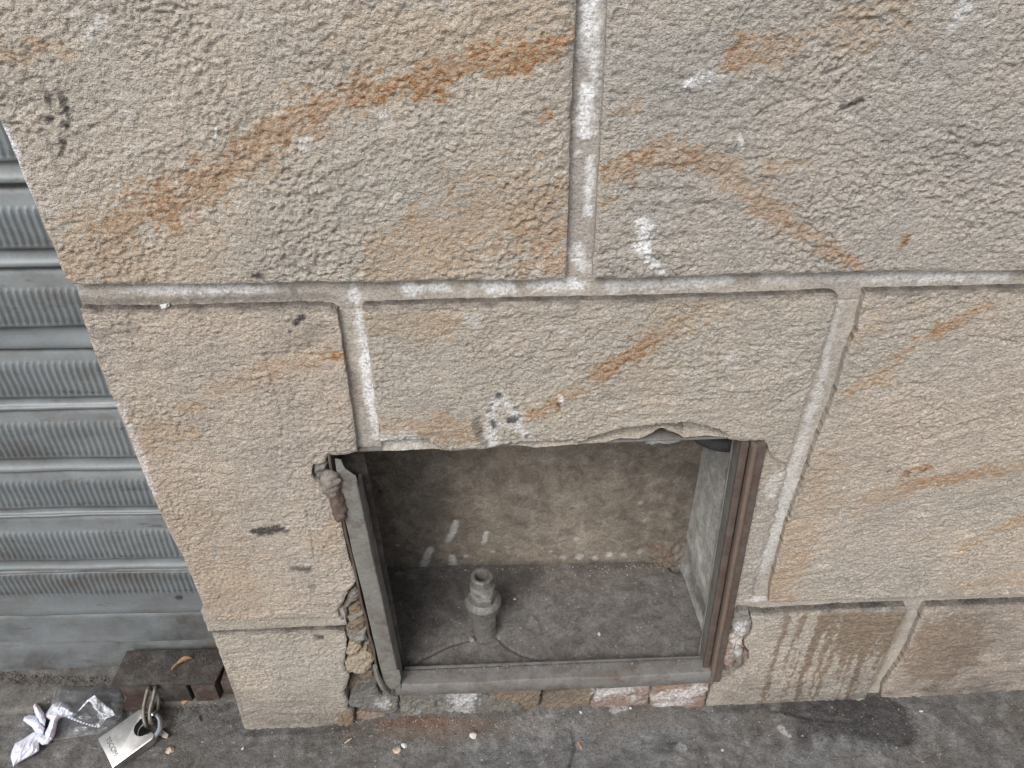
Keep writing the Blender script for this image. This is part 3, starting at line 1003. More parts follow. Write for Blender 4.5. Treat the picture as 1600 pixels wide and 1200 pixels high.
# blocks beyond the picture
EXTRA = [(-.372, .12, 1.145, 1.58), (.145, .64, 1.145, 1.58), (.665, 1.3, 1.145, 1.58), (.645, 1.25, .682, 1.125), (.885, 1.45, .24, .66), (.885, 1.45, .03, .218), (1.275, 1.75, .682, 1.125), (1.475, 1.95, .24, .66)]
for i, (x0, x1, z0, z1) in enumerate(EXTRA):
    o = slab('stone_block', [(x0, z0), (x1, z0), (x1, z1), (x0, z1)], 0.0, 0.10 if x0 < -.3 else 0.03, 0.0045, relief('pecked', 60 + i), M_STONE_T, None,
             0.0015, 80, 0.008, 0.003, 60 + i, STR, 0.9)
    to_wall(o)


# mortar joints, recessed 11 mm
def flatish(seed, amp=0.0008):
    return lambda x, z: amp * fbm(x * 60, z * 60, seed, 4) + 0.0007 * fbm(x * 8, z * 8, seed + 2, 2) + 0.0004 * fbm(x * 260, z * 260, seed + 3, 2)


MSTR = [
    (1, [(170, 462, 10, .35), (260, 460, 12, .85), (350, 458, 12, .9), (420, 460, 10, .5)]), (1, [(548, 462, 12, .8), (552, 478, 12, .9)]),
    (1, [(637, 458, 14, 1), (655, 458, 12, 1)]), (1, [(675, 458, 13, .9), (697, 458, 12, 1)]), (1, [(770, 456, 18, .95), (795, 457, 16, .9)]), (1, [(735, 458, 12, .5)]),
    (1, [(830, 456, 14, .7), (870, 452, 14, .85), (912, 457, 12, .9)]), (1, [(960, 456, 16, .5), (1040, 450, 14, .6), (1100, 446, 14, .7), (1140, 444, 14, .5)]),
    (1, [(1200, 440, 14, .5), (1300, 440, 13, .35), (1400, 438, 15, .65), (1500, 436, 15, .7), (1580, 436, 13, .6)]),
    (1, [(925, 5, 16, 1), (923, 50, 17, .95), (918, 85, 14, .5)]), (1, [(919, 145, 15, 1), (918, 180, 16, 1), (917, 215, 15, 1)]), (1, [(930, 100, 10, .7), (928, 150, 8, .7), (935, 40, 9, .7)]),
    (1, [(925, 260, 9, .8), (922, 300, 8, .8), (920, 340, 8, .8)]), (1, [(905, 245, 8, .6)]), (1, [(905, 390, 10, .7), (900, 410, 14, .6), (915, 425, 12, .7)]),
    (1, [(558, 500, 10, .7), (565, 540, 9, .8), (570, 575, 11, 1), (573, 600, 10, .9), (577, 640, 10, .9), (583, 665, 8, .8), (586, 690, 8, .6)]),
    (1, [(1320, 480, 6, .3), (1300, 540, 7, .35), (1290, 600, 8, .4), (1270, 660, 10, .4), (1240, 760, 14, .4), (1220, 830, 14, .45), (1195, 900, 12, .4)]),
    (1, [(1215, 750, 14, .35), (1205, 780, 8, .5)]),
    (1, [(1150, 948, 6, .6), (1205, 944, 6, .5), (1290, 940, 5, .3)]),
    (2, [(100, 480, 10, .4), (190, 480, 10, .55), (300, 478, 9, .5), (410, 474, 9, .5), (520, 472, 8, .4)]), (2, [(455, 462, 8, .5), (460, 470, 8, .5)]),
    (2, [(550, 482, 1.6, 1), (548, 490, 1.4, .9)]),
    (2, [(1290, 606, 2, .7), (1295, 612, 2, .6)]),
    (2, [(548, 590, 8, .3), (560, 640, 8, .3)]), (3, [(410, 970, 6, .25), (530, 965, 5, .3)]),
]
MY = 0.010
bed_end = -0.3705
JOINTS = [
    ('mortar_bed_joint', [(-.371, .650), (1.95, .650), (1.95, .695), (-.371, .695)], MY, .013),
    ('mortar_bed_joint', [(-.371, 1.118), (1.95, 1.118), (1.95, 1.152), (-.371, 1.152)], MY, .013),
    ('mortar_upright_joint', [(.050, .6955), (.091, .6955), (.091, 1.1175), (.050, 1.1175)], MY, .013),
    ('mortar_upright_joint', [(.61, .6955), (.655, .6955), (.655, 1.1175), (.61, 1.1175)], MY, .013),
    ('mortar_upright_joint', [(-.152, .4870), (-.120, .4865), (-.117, .6495), (-.152, .6495)], MY - .001, .012),
    ('mortar_upright_joint', [(.285, .235), (.328, .235), (.330, .6495), (.289, .6495)], MY - .001, .012),
    ('mortar_upright_joint', [(.85, .235), (.89, .235), (.89, .6495), (.85, .6495)], MY, .013),
    ('mortar_bed_joint', [(-.3695, .196), (-.198, .203), (-.198, .236), (-.3695, .236)], .0045, .0195),
    ('mortar_bed_joint', [(.276, .200), (1.95, .200), (1.95, .2345), (.276, .2345)], MY, .013),
    ('mortar_upright_joint', [(.485, .0), (.535, .0), (.535, .1995), (.485, .1995)], MY - .002, .015),
]
for i, (nm, ol, y, dep) in enumerate(JOINTS):
    jm = M_STONE_B if y < .006 else M_MORTAR
    far = min(p[0] for p in ol) > .6 or min(p[1] for p in ol) > 1.0
    o = slab(nm, ol, y, dep, 0.005 if far else 0.0021, flatish(70 + i, 0.0011), jm, None, 0.0008, 90, 0.002, 0.0005, 70 + i, MSTR, 0)
    to_wall(o)
# wide smear of mortar to the right of the niche
o = slab('mortar_patch', wx([(1200, 694), (1206, 712), (1219, 721), (1234, 728), (1228, 760), (1214, 815), (1200, 860), (1184, 915), (1176, 944), (1142, 947), (1148, 905), (1158, 885), (1150, 872), (1157, 858), (1165, 820), (1172, 790), (1180, 765), (1190, 735)]),
         0.0045, .02, 0.0015, lambda x, z: 0.0016 * fbm(x * 90, z * 110, 91, 4) + 0.0014 * fbm(x * 220, z * 260, 92, 2), M_SMEAR, None, 0.002, 130, 0.005, 0.003, 91, MSTR, .3)
to_wall(o)


# broken pieces round the frame (zoom coordinates of the photograph turned into pixels)
def zp(pts, ox, oy, s):
    return [(ox + u / s, oy + v / s) for u, v in pts]


def lump(seed, amp, dome, f=70):
    return lambda x, z: amp * fbm(x * f, z * f, seed, 4) + amp * 0.9 * fbm(x * f * 2.6, z * f * 2.6, seed + 3, 3) + amp * .5 * (1 - 2 * np.abs(perlin(x * f * 1.3, z * f * 1.3, seed + 7)))


a1 = (500, 920, 5.215)
a2 = (1060, 920, 6.316)
a3 = (560, 1030, 5.333)
a4 = (850, 1030, 5.333)
a5 = (480, 680, 8.0)
FR = [
    ('mortar_lump', zp([(145, 222), (190, 130), (240, 20), (300, -10), (325, 90), (250, 128), (206, 175), (222, 240), (180, 252)], *a1), .006, M_FRAG_GREY, .0022),
    ('stone_fragment', zp([(216, 182), (254, 140), (322, 112), (345, 182), (244, 232)], *a1), .010, M_FRAG_BROWN, .0018),
    ('mortar_lump', zp([(225, 245), (345, 190), (360, 206), (300, 260), (232, 272)], *a1), .006, M_FRAG_GREY, .0018),
    ('stone_fragment', zp([(207, 306), (240, 275), (335, 214), (368, 262), (372, 306), (320, 356), (244, 338)], *a1), .007, M_FRAG_BROWN, .0026),
    ('mortar_lump', zp([(204, 316), (246, 346), (322, 362), (378, 314), (388, 420), (320, 452), (236, 432), (213, 372)], *a1), .004, M_FRAG_GREY, .0022),
    ('stone_fragment', zp([(208, 502), (236, 440), (290, 446), (342, 488), (300, 536), (226, 552)], *a1), .002, M_FRAG_TAN, .002),
    ('brick_fragment', zp([(335, 462), (402, 444), (438, 536), (384, 502)], *a1), .010, M_BRICK, .0015),
    ('stone_fragment', zp([(198, 606), (232, 566), (302, 552), (372, 506), (436, 546), (440, 582), (402, 658), (330, 690), (230, 686)], *a1), -.001, M_FRAG_TAN, .0026),
    ('stone_fragment', zp([(242, 708), (436, 670), (450, 764), (306, 852), (215, 856)], *a1), .016, M_FRAG_BROWN, .003),
    ('mortar_lump', zp([(228, 890), (300, 866), (450, 792), (486, 876), (640, 894), (630, 1014), (574, 1030), (400, 996), (236, 960)], *a1), .001, M_SLATE, .0016),
    ('brick_fragment', zp([(288, 1006), (400, 1014), (574, 1042), (636, 1036), (740, 1064), (600, 1120), (288, 1110)], *a1), .006, M_BRICK, .0012),
    ('stone_fragment', zp([(150, 1008), (260, 992), (276, 1020), (276, 1130), (150, 1130)], *a1), -.0025, M_FRAG_BROWN, .0018),
    ('mortar_lump', zp([(60, 410), (80, 370), (150, 350), (190, 300), (235, 265), (245, 450), (200, 560), (120, 540), (80, 480)], *a5), .004, M_FRAG_GREY, .003),
    # below the frame
    ('base_stone', zp([(342, 318), (700, 300), (1020, 288), (1040, 300), (1350, 372), (1365, 420), (1300, 520), (460, 560), (350, 460)], *a3), .003, M_SLATE, .0026),
    ('base_stone', zp([(1035, 285), (1400, 262), (1525, 268), (1500, 420), (1510, 500), (1380, 500), (1368, 400)], *a3), .005, M_FRAG_BROWN, .0026),
    ('base_brick', zp([(-10, 325), (50, 288), (270, 254), (430, 246), (424, 272), (378, 372), (360, 480), (-10, 480)], *a4), .003, M_FRAG_BROWN, .002),
    ('base_brick', zp([(438, 280), (490, 240), (892, 214), (872, 330), (862, 420), (390, 460), (394, 372)], *a4), .001, M_BRICK, .0014),
    ('base_brick', zp([(912, 210), (1386, 190), (1342, 336), (1320, 440), (886, 430), (884, 350)], *a4), -.001, M_BRICK, .0014),
    # right of the frame
    ('mortar_lump', zp([(556, 262), (604, 228), (690, 232), (730, 350), (698, 430), (636, 478), (540, 450), (530, 380)], *a2), -.001, M_FRAG_GREY, .0026),
    ('mortar_lump', zp([(488, 300), (548, 250), (550, 268), (526, 384), (488, 380)], *a2), .006, M_FRAG_TAN, .002),
    ('brick_fragment', zp([(430, 596), (500, 552), (560, 560), (548, 640), (560, 720), (540, 786), (452, 766), (430, 690)], *a2), .000, M_BRICK, .0026),
    ('mortar_lump', zp([(562, 562), (650, 600), (620, 660), (640, 735), (600, 762), (546, 786), (564, 720), (552, 640)], *a2), -.001, M_FRAG_GREY, .0022),
    ('brick_fragment', zp([(655, 604), (700, 640), (694, 690), (645, 733), (624, 662)], *a2), .002, M_BRICK, .0022),
    ('mortar_lump', zp([(490, 452), (540, 456), (634, 484), (646, 596), (560, 556), (500, 546), (478, 500)], *a2), .005, M_FRAG_TAN, .0026),
    ('stone_fragment', zp([(384, 842), (462, 812), (534, 822), (440, 878), (402, 884)], *a2), .004, M_FRAG_GREY, .0014),
    # broken brick behind the spalled stone above the frame
    ('brick_fragment', [(1011, 668), (1030, 664), (1066, 663), (1070, 672), (1060, 678), (1046, 676), (1037, 671), (1028, 673), (1018, 680), (1009, 678)], .0125, M_BRICK, .0016),
    ('mortar_lump', [(1006, 688), (1022, 680), (1036, 674), (1052, 678), (1066, 688), (1060, 694), (1010, 696)], .021, M_NSIDE, .001),
]
FSTR = [(1, [(935, 1085, 16, .55), (965, 1078, 18, .6), (1008, 1070, 12, .5)]), (1, [(990, 1092, 12, .45)]), (1, [(1030, 1088, 16, .55), (1060, 1084, 18, .6), (1100, 1074, 16, .5)]), (1, [(1030, 1100, 10, .5), (1080, 1094, 8, .5)]),
        (1, [(712, 1093, 20, .5), (735, 1087, 20, .5), (720, 1112, 18, .3)]), (0, [(1025, 1068, 10, .7), (1080, 1066, 8, .6)]), (1, [(598, 1100, 14, .4)]),
        (2, [(600, 1090, 8, .2)]), (1, [(1155, 975, 12, .5), (1150, 1020, 10, .4)])]
for i, (nm, px, y, mat, amp) in enumerate(FR):
    o = slab(nm, wx(px, max(y, 0)), y, .026 if y < .015 else .012, 0.0021, lump(110 + 3 * i, amp * 1.2, 0), mat, None, 0.0020, 160, 0.003, 0.0022, 110 + i, FSTR, .3, False)
    to_wall(o)

# rubble core behind the facing, with the niche left open
NX0, NX1, NZ0, NZ1, NYB = -.196, .284, .070, .500, .207
bm = bmesh.new()
for b in ((-.362, NX0 - .01, .025, .30, -.1, 1.58), (NX1 + .012, 1.95, .025, .30, -.1, 1.58), (NX0 - .01, NX1 + .012, .025, .30, NZ1 + .012, 1.58), (NX0 - .01, NX1 + .012, .025, .30, -.1, NZ0 - .012),
          (NX0 - .01, NX1 + .012, NYB + .012, .30, NZ0 - .012, NZ1 + .012)):
    bm_box(bm, *b)
o = bm_obj('rubble_core', bm, M_CORE, None, (0, 0, 0), False)
to_wall(o)


# ---- niche lining: plaster back, sides, ceiling and cracked cement floor
def grid_part(name, fn, nu, nv, mat, stainf=None):
    u, v = np.meshgrid(np.linspace(0, 1, nu), np.linspace(0, 1, nv))
    u, v = u.ravel(), v.ravel()
    co = fn(u, v)
    i = np.arange(nu * nv).reshape(nv, nu)
    q = np.stack([i[:-1, :-1].ravel(), i[:-1, 1:].ravel(), i[1:, 1:].ravel(), i[1:, :-1].ravel()], 1)
    me = np_mesh(name, co, q)
    set_attr(me, 'stain_shade', stainf(co) if stainf else np.zeros((len(co), 4), np.float32))
    o = link(name, me, mat)
    to_wall(o)
    return o


BST = [(1, [(712, 815, 5, 1), (708, 832, 6, 1), (700, 845, 5, .6)]), (1, [(760, 832, 4, .8), (756, 848, 4, .8)]), (1, [(672, 858, 6, .9), (664, 878, 7, .9), (658, 890, 5, .7)]),
       (1, [(706, 870, 6, .9), (708, 884, 7, .9)]), (1, [(622, 852, 3, .7)]), (1, [(728, 868, 4, .7)]), (1, [(770, 862, 3, .6)]),
       (1, [(880, 872, 6, .35)]), (1, [(905, 870, 7, .5)]), (1, [(930, 873, 6, .45)]), (1, [(952, 866, 6, .5)]), (1, [(975, 866, 5, .4)]), (1, [(1000, 862, 6, .4)]), (1, [(860, 862, 4, .4)]), (1, [(900, 842, 5, .6)]), (1, [(1000, 785, 5, .4)]),
       (2, [(592, 770, 4, 1)]), (2, [(660, 775, 10, .5), (668, 790, 8, .5)]), (2, [(600, 716, 8, .5)]), (2, [(630, 714, 8, .5)]), (2, [(895, 797, 3, .8)]), (2, [(938, 818, 2.5, .7)]), (2, [(1003, 714, 2.5, .7)]),
       (2, [(545, 740, 55, .6), (575, 840, 65, .6), (600, 900, 65, .7)]), (2, [(640, 890, 40, .5), (720, 893, 26, .5), (820, 888, 16, .45), (960, 880, 9, .45)]), (2, [(650, 725, 60, .3), (640, 800, 80, .32)]),  # broad darker tone along the sides and foot of the back
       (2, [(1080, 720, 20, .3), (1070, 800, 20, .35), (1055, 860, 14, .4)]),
       (0, [(1025, 852, 14, .8), (1040, 862, 12, .9)]), ]


def plane_stain(to_px_plane, strokes):
    """stains and broad darker areas of an inner surface; strokes are traced on that surface's own plane"""
    def f(co):
        a, b, unp = to_px_plane
        X, Z = co[:, a], co[:, b]
        out = np.zeros((len(X), 4), np.float32)
        wob = 0.4 * fbm(X * 90, Z * 90, 5, 3) + 0.45 * fbm(X * 300, Z * 300, 9, 2)
        for ch, pts in strokes:
            P = [unp(p[0], p[1]) for p in pts]
            ws = [p[2] * 1.1 * np.linalg.norm(unp(p[0] + 1, p[1]) - unp(p[0], p[1])) for p in pts]
            n = len(pts)
            for i in range(max(1, n - 1)):
                j = min(i + 1, n - 1)
                dx, dz = P[j][a] - P[i][a], P[j][b] - P[i][b]
                t = np.clip(((X - P[i][a]) * dx + (Z - P[i][b]) * dz) / (dx * dx + dz * dz + 1e-18), 0, 1)
                d = np.hypot(X - P[i][a] - t * dx, Z - P[i][b] - t * dz)
                w = ws[i] + (ws[j] - ws[i]) * t
                s = pts[i][3] + (pts[j][3] - pts[i][3]) * t
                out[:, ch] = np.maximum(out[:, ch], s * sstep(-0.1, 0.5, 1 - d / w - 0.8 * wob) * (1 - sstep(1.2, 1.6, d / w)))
        return np.clip(out, 0, 1)
    return f


def back_fn(u, v):
    x = NX0 - .005 + u * (NX1 - NX0 + .01)
    z = NZ0 - .012 + v * (NZ1 - NZ0 + .02)
    y = NYB - 0.0018 * fbm(x * 30, z * 30, 131, 4) - 0.0009 * fbm(x * 180, z * 140, 133, 3)
    # rubble bulging in the lower right corner
    y -= 0.012 * sstep(.05, .0, np.hypot(x - .255, z - .085)) * (1 + fbm(x * 120, z * 120, 135, 3))
    for cx, cz in ((592, 770), (895, 797)):
        p = W(cx, cz, NYB)
        y += 0.005 * sstep(.006, .001, np.hypot(x - p[0], z - p[2]))
    return np.stack([x, y, z], 1)


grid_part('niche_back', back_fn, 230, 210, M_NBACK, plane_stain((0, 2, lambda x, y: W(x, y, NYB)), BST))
NFLOOR = .072
FCR = [[(640, 1048), (660, 1030), (700, 1010), (735, 1000), (757, 992)], [(770, 990), (790, 1010), (815, 1024), (850, 1032)], [(757, 992), (748, 1010), (740, 1030)], [(700, 1010), (690, 985)]]
FCRW = [[(G(*p, NFLOOR)[0], G(*p, NFLOOR)[1]) for p in c] for c in FCR]


def floor_fn(u, v):
    x = NX0 - .008 + u * (NX1 - NX0 + .016)
    y = .012 + v * (NYB - .012 + .006)
    z = NFLOOR + 0.0015 * fbm(x * 25, y * 25, 141, 3) + 0.0006 * fbm(x * 150, y * 150, 143, 3)
    z += 0.004 * sstep(.05, 0.0, y - .0) - 0.012 * sstep(.016, .004, np.hypot(x - .262, y - .196))
    for k, c in enumerate(FCRW):
        d, _, _ = seg_dist(x + .0016 * fbm(x * 110, y * 110, 7, 2), y, c[:-1], c[1:])
        z -= (0.0035, 0.0025, 0.0016, .0008)[k] * sstep(.0024, .0005, d)
    return np.stack([x, y, z], 1)


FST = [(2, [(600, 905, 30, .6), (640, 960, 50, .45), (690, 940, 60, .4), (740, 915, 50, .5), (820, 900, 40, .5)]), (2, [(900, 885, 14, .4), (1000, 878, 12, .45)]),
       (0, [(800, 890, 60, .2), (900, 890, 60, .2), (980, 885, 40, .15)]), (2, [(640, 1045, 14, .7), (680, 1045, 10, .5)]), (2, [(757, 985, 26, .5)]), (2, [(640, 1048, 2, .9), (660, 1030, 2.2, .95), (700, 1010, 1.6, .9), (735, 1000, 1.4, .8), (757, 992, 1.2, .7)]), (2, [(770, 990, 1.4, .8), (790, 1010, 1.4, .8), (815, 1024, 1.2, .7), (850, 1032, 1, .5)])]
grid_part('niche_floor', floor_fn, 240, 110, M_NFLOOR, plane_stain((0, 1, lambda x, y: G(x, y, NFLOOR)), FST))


def right_fn(u, v):
    y = .018 + u * (NYB - .018)
    z = NZ0 - .004 + v * (NZ1 - NZ0 + .008)
    x = .279 - .006 * u + 0.0010 * fbm(y * 40, z * 40, 151, 3) - .006 * sstep(.03, 0, z - NZ0) * u
    return np.stack([x, y, z], 1)


RST = [(2, [(1082, 905, 4, .7), (1102, 965, 4, .8)]), (2, [(1085, 730, 4, .7), (1078, 770, 4, .8), (1072, 800, 3, .7)]), (2, [(1135, 740, 3, .35), (1130, 790, 3, .3)]),
       (2, [(1078, 880, 8, .5), (1090, 930, 8, .35)]), (1, [(1094, 870, 3, .9), (1090, 850, 2.5, .6)]), (1, [(1098, 905, 3, .7)])]


def Xp(x, y, xv=.275):
    d = ray(x, y)
    return CAM + d * (xv - CAM[0]) / d[0]


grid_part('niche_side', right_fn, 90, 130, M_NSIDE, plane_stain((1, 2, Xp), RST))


def left_fn(u, v):
    y = NYB - u * (NYB - .018)
    z = NZ0 - .004 + v * (NZ1 - NZ0 + .008)
    x = NX0 + 0.003 * fbm(y * 40, z * 40, 161, 3)
    return np.stack([x, y, z], 1)


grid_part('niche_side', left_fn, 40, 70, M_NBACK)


def top_fn(u, v):
    x = NX0 - .005 + u * (NX1 - NX0 + .01)
    y = NYB + .004 - v * (NYB - .016)
    z = NZ1 - .001 + 0.002 * fbm(x * 40, y * 40, 171, 3)
    return np.stack([x, y, z], 1)


grid_part('niche_ceiling', top_fn, 70, 40, M_NBACK)

# ------------------------------------------------------------------ iron frame of the niche
frame = empty('cabinet_frame', (0.06, 0.0, 0.06))
tag(frame, 'rusty angle iron frame lining the open niche, its door missing', 'frame')


def part(o):
    o.location = Vector(o.location) - frame.location
    o.parent = frame
    return o


def P3(x, y, Y):
    p = W(x, y, Y)
    return (p[0], p[1], p[2])


def sub(child, par):
    child.location = Vector(child.location) - Vector(par.location)
    child.parent = par
    return child


def leaning_bar(name, xz_a, xz_b, prof, mat, bev=.0008, rings=14, wob=.0006, seed=1):
    """sweep a closed x,y profile from a low point to a high point of the wall plane"""
    bm = bmesh.new()
    n = len(prof)
    rs = []
    for i in range(rings + 1):
        t = i / rings
        cx = xz_a[0] + (xz_b[0] - xz_a[0]) * t
        cz = xz_a[1] + (xz_b[1] - xz_a[1]) * t
        w = wob * float(fbm(np.array([cz * 30.0]), np.array([seed * 3.3]), seed, 2)[0])
        rs.append([bm.verts.new((cx + px + w, py + w * .6, cz)) for px, py in prof])
    for a, b in zip(rs[:-1], rs[1:]):
        for k in range(n):
            bm.faces.new([a[k], a[(k + 1) % n], b[(k + 1) % n], b[k]])
    bm.faces.new(rs[0][::-1])
    bm.faces.new(rs[-1])
    return part(bm_obj(name, bm, mat))


def rprof(x0, x1, y0, y1, r=.0012):
    out = []
    for cx, cy, a0 in ((x1 - r, y1 - r, 0), (x0 + r, y1 - r, 90), (x0 + r, y0 + r, 180), (x1 - r, y0 + r, 270)):
        for k in range(4):
            a = math.radians(a0 + 30 * k)
            out.append((cx + r * math.cos(a), cy + r * math.sin(a)))
    return out


# left: thin edge of the angle in the masonry, dark gap, then the leaf that carried the hinge
leaning_bar('frame_edge', (-.1690, .072), (-.1785, .489), rprof(-.0015, .0015, .000, .030, .0006), M_RUST, seed=2, wob=.0016)
leaning_bar('frame_web', (-.1690, .072), (-.1785, .489), rprof(.0005, .030, .0265, .0300, .0008), M_LOCK, seed=4)
STILE = leaning_bar('stile', (-.1520, .080), (-.1634, .4530), rprof(-.0108, .0108, -.0060, -.0015, .0018), M_BAR, seed=3, wob=.001)
sub(leaning_bar('stile_return', (-.1440, .086), (-.1547, .4400), rprof(-.0012, .0022, -.0035, .020, .001), M_BAR, seed=5), STILE)
# stile top tang and rounded foot
bm = bmesh.new()
bm_prism(bm, [P3(523, 716, -.004), P3(534, 718, -.004), P3(537, 732, -.004), P3(556, 742, -.004), P3(558, 752, -.004), P3(528, 752, -.004)],
         [P3(523, 716, 0), P3(534, 718, 0), P3(537, 732, 0), P3(556, 742, 0), P3(558, 752, 0), P3(528, 752, 0)], .0012)
sub(part(bm_obj('stile_tang', bm, M_BAR)), STILE)
bm = bmesh.new()
ft = [(598, 1050), (624, 1046), (627, 1060), (624, 1072), (612, 1078), (602, 1070)]
bm_prism(bm, [P3(x, y, -.007) for x, y in ft], [P3(x, y, -.001) for x, y in ft], .0018)
sub(part(bm_obj('stile_foot', bm, M_BAR)), STILE)
# bent strip at the lower corner
bm = bmesh.new()
bm_tube(bm, [P3(586, 1042, -.004), P3(590, 1056, -.006), P3(598, 1072, -.007), P3(608, 1082, -.006)], [.0050, .0065, .0070, .0050], 10, False, .6)
part(bm_obj('corner_clip', bm, M_BAR))
# hinge barrel: scaly rust with a lump of caked mortar on top
def gnarled(name, px, rad, mat, seed, amp):
    bm = bmesh.new()
    pts = smooth_path([Vector(P3(x, y, -.006)) for x, y in px], 5)
    n = len(pts)
    rr = [float(np.interp(i / (n - 1), np.linspace(0, 1, len(rad)), rad)) for i in range(n)]
    bm_tube(bm, pts, rr, 22)
    for v in bm.verts:
        k = float(fbm(np.array([v.co.x * 130 + v.co.y * 60]), np.array([v.co.z * 150 + v.co.y * 120]), seed, 4)[0])
        k2 = float(fbm(np.array([v.co.x * 130 + 50]), np.array([v.co.z * 150 + v.co.y * 120]), seed, 4)[0])
        v.co += Vector((k * amp, k2 * amp, k * amp * .5))
    return sub(part(bm_obj(name, bm, mat, None, (0, 0, 0), True, 80)), STILE)


def smooth_path(pts, n=6):
    out = []
    m = len(pts)
    for i in range(m - 1):
        p0, p1, p2, p3 = pts[max(i - 1, 0)], pts[i], pts[i + 1], pts[min(i + 2, m - 1)]
        for k in range(n):
            t = k / n
            out.append(.5 * ((2 * p1) + (p2 - p0) * t + (2 * p0 - 5 * p1 + 4 * p2 - p3) * t * t + (3 * p1 - p0 - 3 * p2 + p3) * t ** 3))
    return out + [pts[-1]]


gnarled('hinge_barrel', [(522, 752), (524, 770), (528, 788), (532, 802), (534, 808)], [.0066, .0074, .0078, .0078, .0062], M_HINGE, 5, .0035)
gnarled('caked_mortar', [(521, 738), (517, 746), (516, 756), (519, 768), (523, 775)], [.0045, .0098, .0102, .0080, .0030], M_FRAG_GREY, 8, .0050)
# top angle seen under the stone
bm = bmesh.new()
bm_prism(bm, [(-.178, .006, .4825), (.266, .006, .4915), (.266, .036, .4915), (-.178, .036, .4825)], [(-.178, .006, .4855), (.266, .006, .4945), (.266, .036, .4945), (-.178, .036, .4855)], .0008)
bm_prism(bm, [(-.178, .0325, .4858), (.266, .0325, .4948), (.266, .0360, .4948), (-.178, .0360, .4858)], [(-.178, .0325, .505), (.266, .0325, .512), (.266, .0360, .512), (-.178, .0360, .505)], 0)
part(bm_obj('lintel_angle', bm, M_RAIL))
# right post: dark outer flange, worn rounded ridge with its highlight painted paler, grey inner flange
POST = leaning_bar('post_flange', (.2748, .072), (.2592, .489), rprof(-.0035, .0075, -.0015, .0060, .0014), M_RUST, seed=7)
sub(leaning_bar('post_ridge', (.2694, .074), (.2535, .489), rprof(-.0030, .0030, -.0066, .0050, .0028), M_RIDGE_HI, seed=8), POST)
sub(leaning_bar('post_rebate', (.2660, .084), (.2505, .489), rprof(-.0085, .0000, .0035, .0080, .0012), M_RUST, seed=9), POST)
sub(leaning_bar('post_web', (.2600, .084), (.2440, .489), rprof(-.0012, .0026, .0055, .030, .001), M_POSTG, seed=10), POST)
sub(leaning_bar('post_inner_flange', (.2680, .084), (.2520, .489), rprof(-.0105, .012, .0290, .0320, .001), M_POSTG, seed=11), POST)

# bottom rail: front face, top ledge, raised back lip
bm = bmesh.new()


def rail_ring(x):
    t = (x + .15) / .42
    dz = .0118 * t
    w = .0007 * math.sin(x * 31) + .0004 * math.sin(x * 77 + 1)
    return [(x, -.0035 + w, .0600 + dz), (x, -.0045 + w, .0615 + dz), (x, -.0045 + w, .0825 + dz), (x, -.0030 + w, .0850 + dz), (x, .0150, .0858 + dz), (x, .0175, .0850 + dz), (x, .0180, .0815 + dz), (x, .0000, .0812 + dz), (x, .0000, .0600 + dz)]


rings = [[bm.verts.new(p) for p in rail_ring(-.150 + .420 * i / 40)] for i in range(41)]
for a, b in zip(rings[:-1], rings[1:]):
    for k in range(len(a)):
        bm.faces.new([a[k], a[(k + 1) % len(a)], b[(k + 1) % len(b)], b[k]])
bm.faces.new(rings[0][::-1])
bm.faces.new(rings[-1])
RAIL = part(bm_obj('bottom_rail', bm, M_RAIL))
bm = bmesh.new()
bm_prism(bm, [(-.14, .0200, .0740), (.262, .0200, .0850), (.262, .0255, .0850), (-.14, .0255, .0740)], [(-.14, .0205, .0835), (.262, .0205, .0925), (.262, .0250, .0925), (-.14, .0250, .0835)], .001)
sub(part(bm_obj('rail_lip', bm, M_RAIL)), RAIL)

# ------------------------------------------------------------------ pipe stub standing in the niche
pipe = empty('pipe_stub', (-.033, .086, NFLOOR))
tag(pipe, 'short dusty galvanised pipe stub with a hexagonal union nut standing in the niche', 'pipe')


def lathe(name, prof, mat, seg=28, parent=None, hexr=None, hollow=False):
    bm = bmesh.new()
    rs = []
    for r, z in prof:
        ring = []
        for k in range(seg):
            a = 2 * math.pi * k / seg
            ring.append(bm.verts.new((r * math.cos(a), r * math.sin(a), z)))
        rs.append(ring)
    for a, b in zip(rs[:-1], rs[1:]):
        for k in range(seg):
            bm.faces.new([a[k], a[(k + 1) % seg], b[(k + 1) % seg], b[k]])
    bm.faces.new(rs[0][::-1])
    bm.faces.new(rs[-1])
    o = bm_obj(name, bm, mat, parent, (0, 0, 0), True, 35)
    return o


lathe('riser', [(.0205, -.004), (.0182, .000), (.0172, .004), (.0170, .040)], M_PIPE, 28, pipe)


def hexnut(name, r, z0, z1, rot):
    bm = bmesh.new()
    ch = (z1 - z0) * .22
    rows = [(r * .90, z0), (r, z0 + ch), (r, z1 - ch), (r * .90, z1)]
    rs = [[bm.verts.new((q * math.cos(rot + math.pi / 3 * k), q * math.sin(rot + math.pi / 3 * k), z)) for k in range(6)] for q, z in rows]
    for a, b in zip(rs[:-1], rs[1:]):
        for k in range(6):
            bm.faces.new([a[k], a[(k + 1) % 6], b[(k + 1) % 6], b[k]])
    bm.faces.new(rs[0][::-1])
    bm.faces.new(rs[-1])
    return bm_obj(name, bm, M_PIPE, pipe, (0, 0, 0), True, 25)


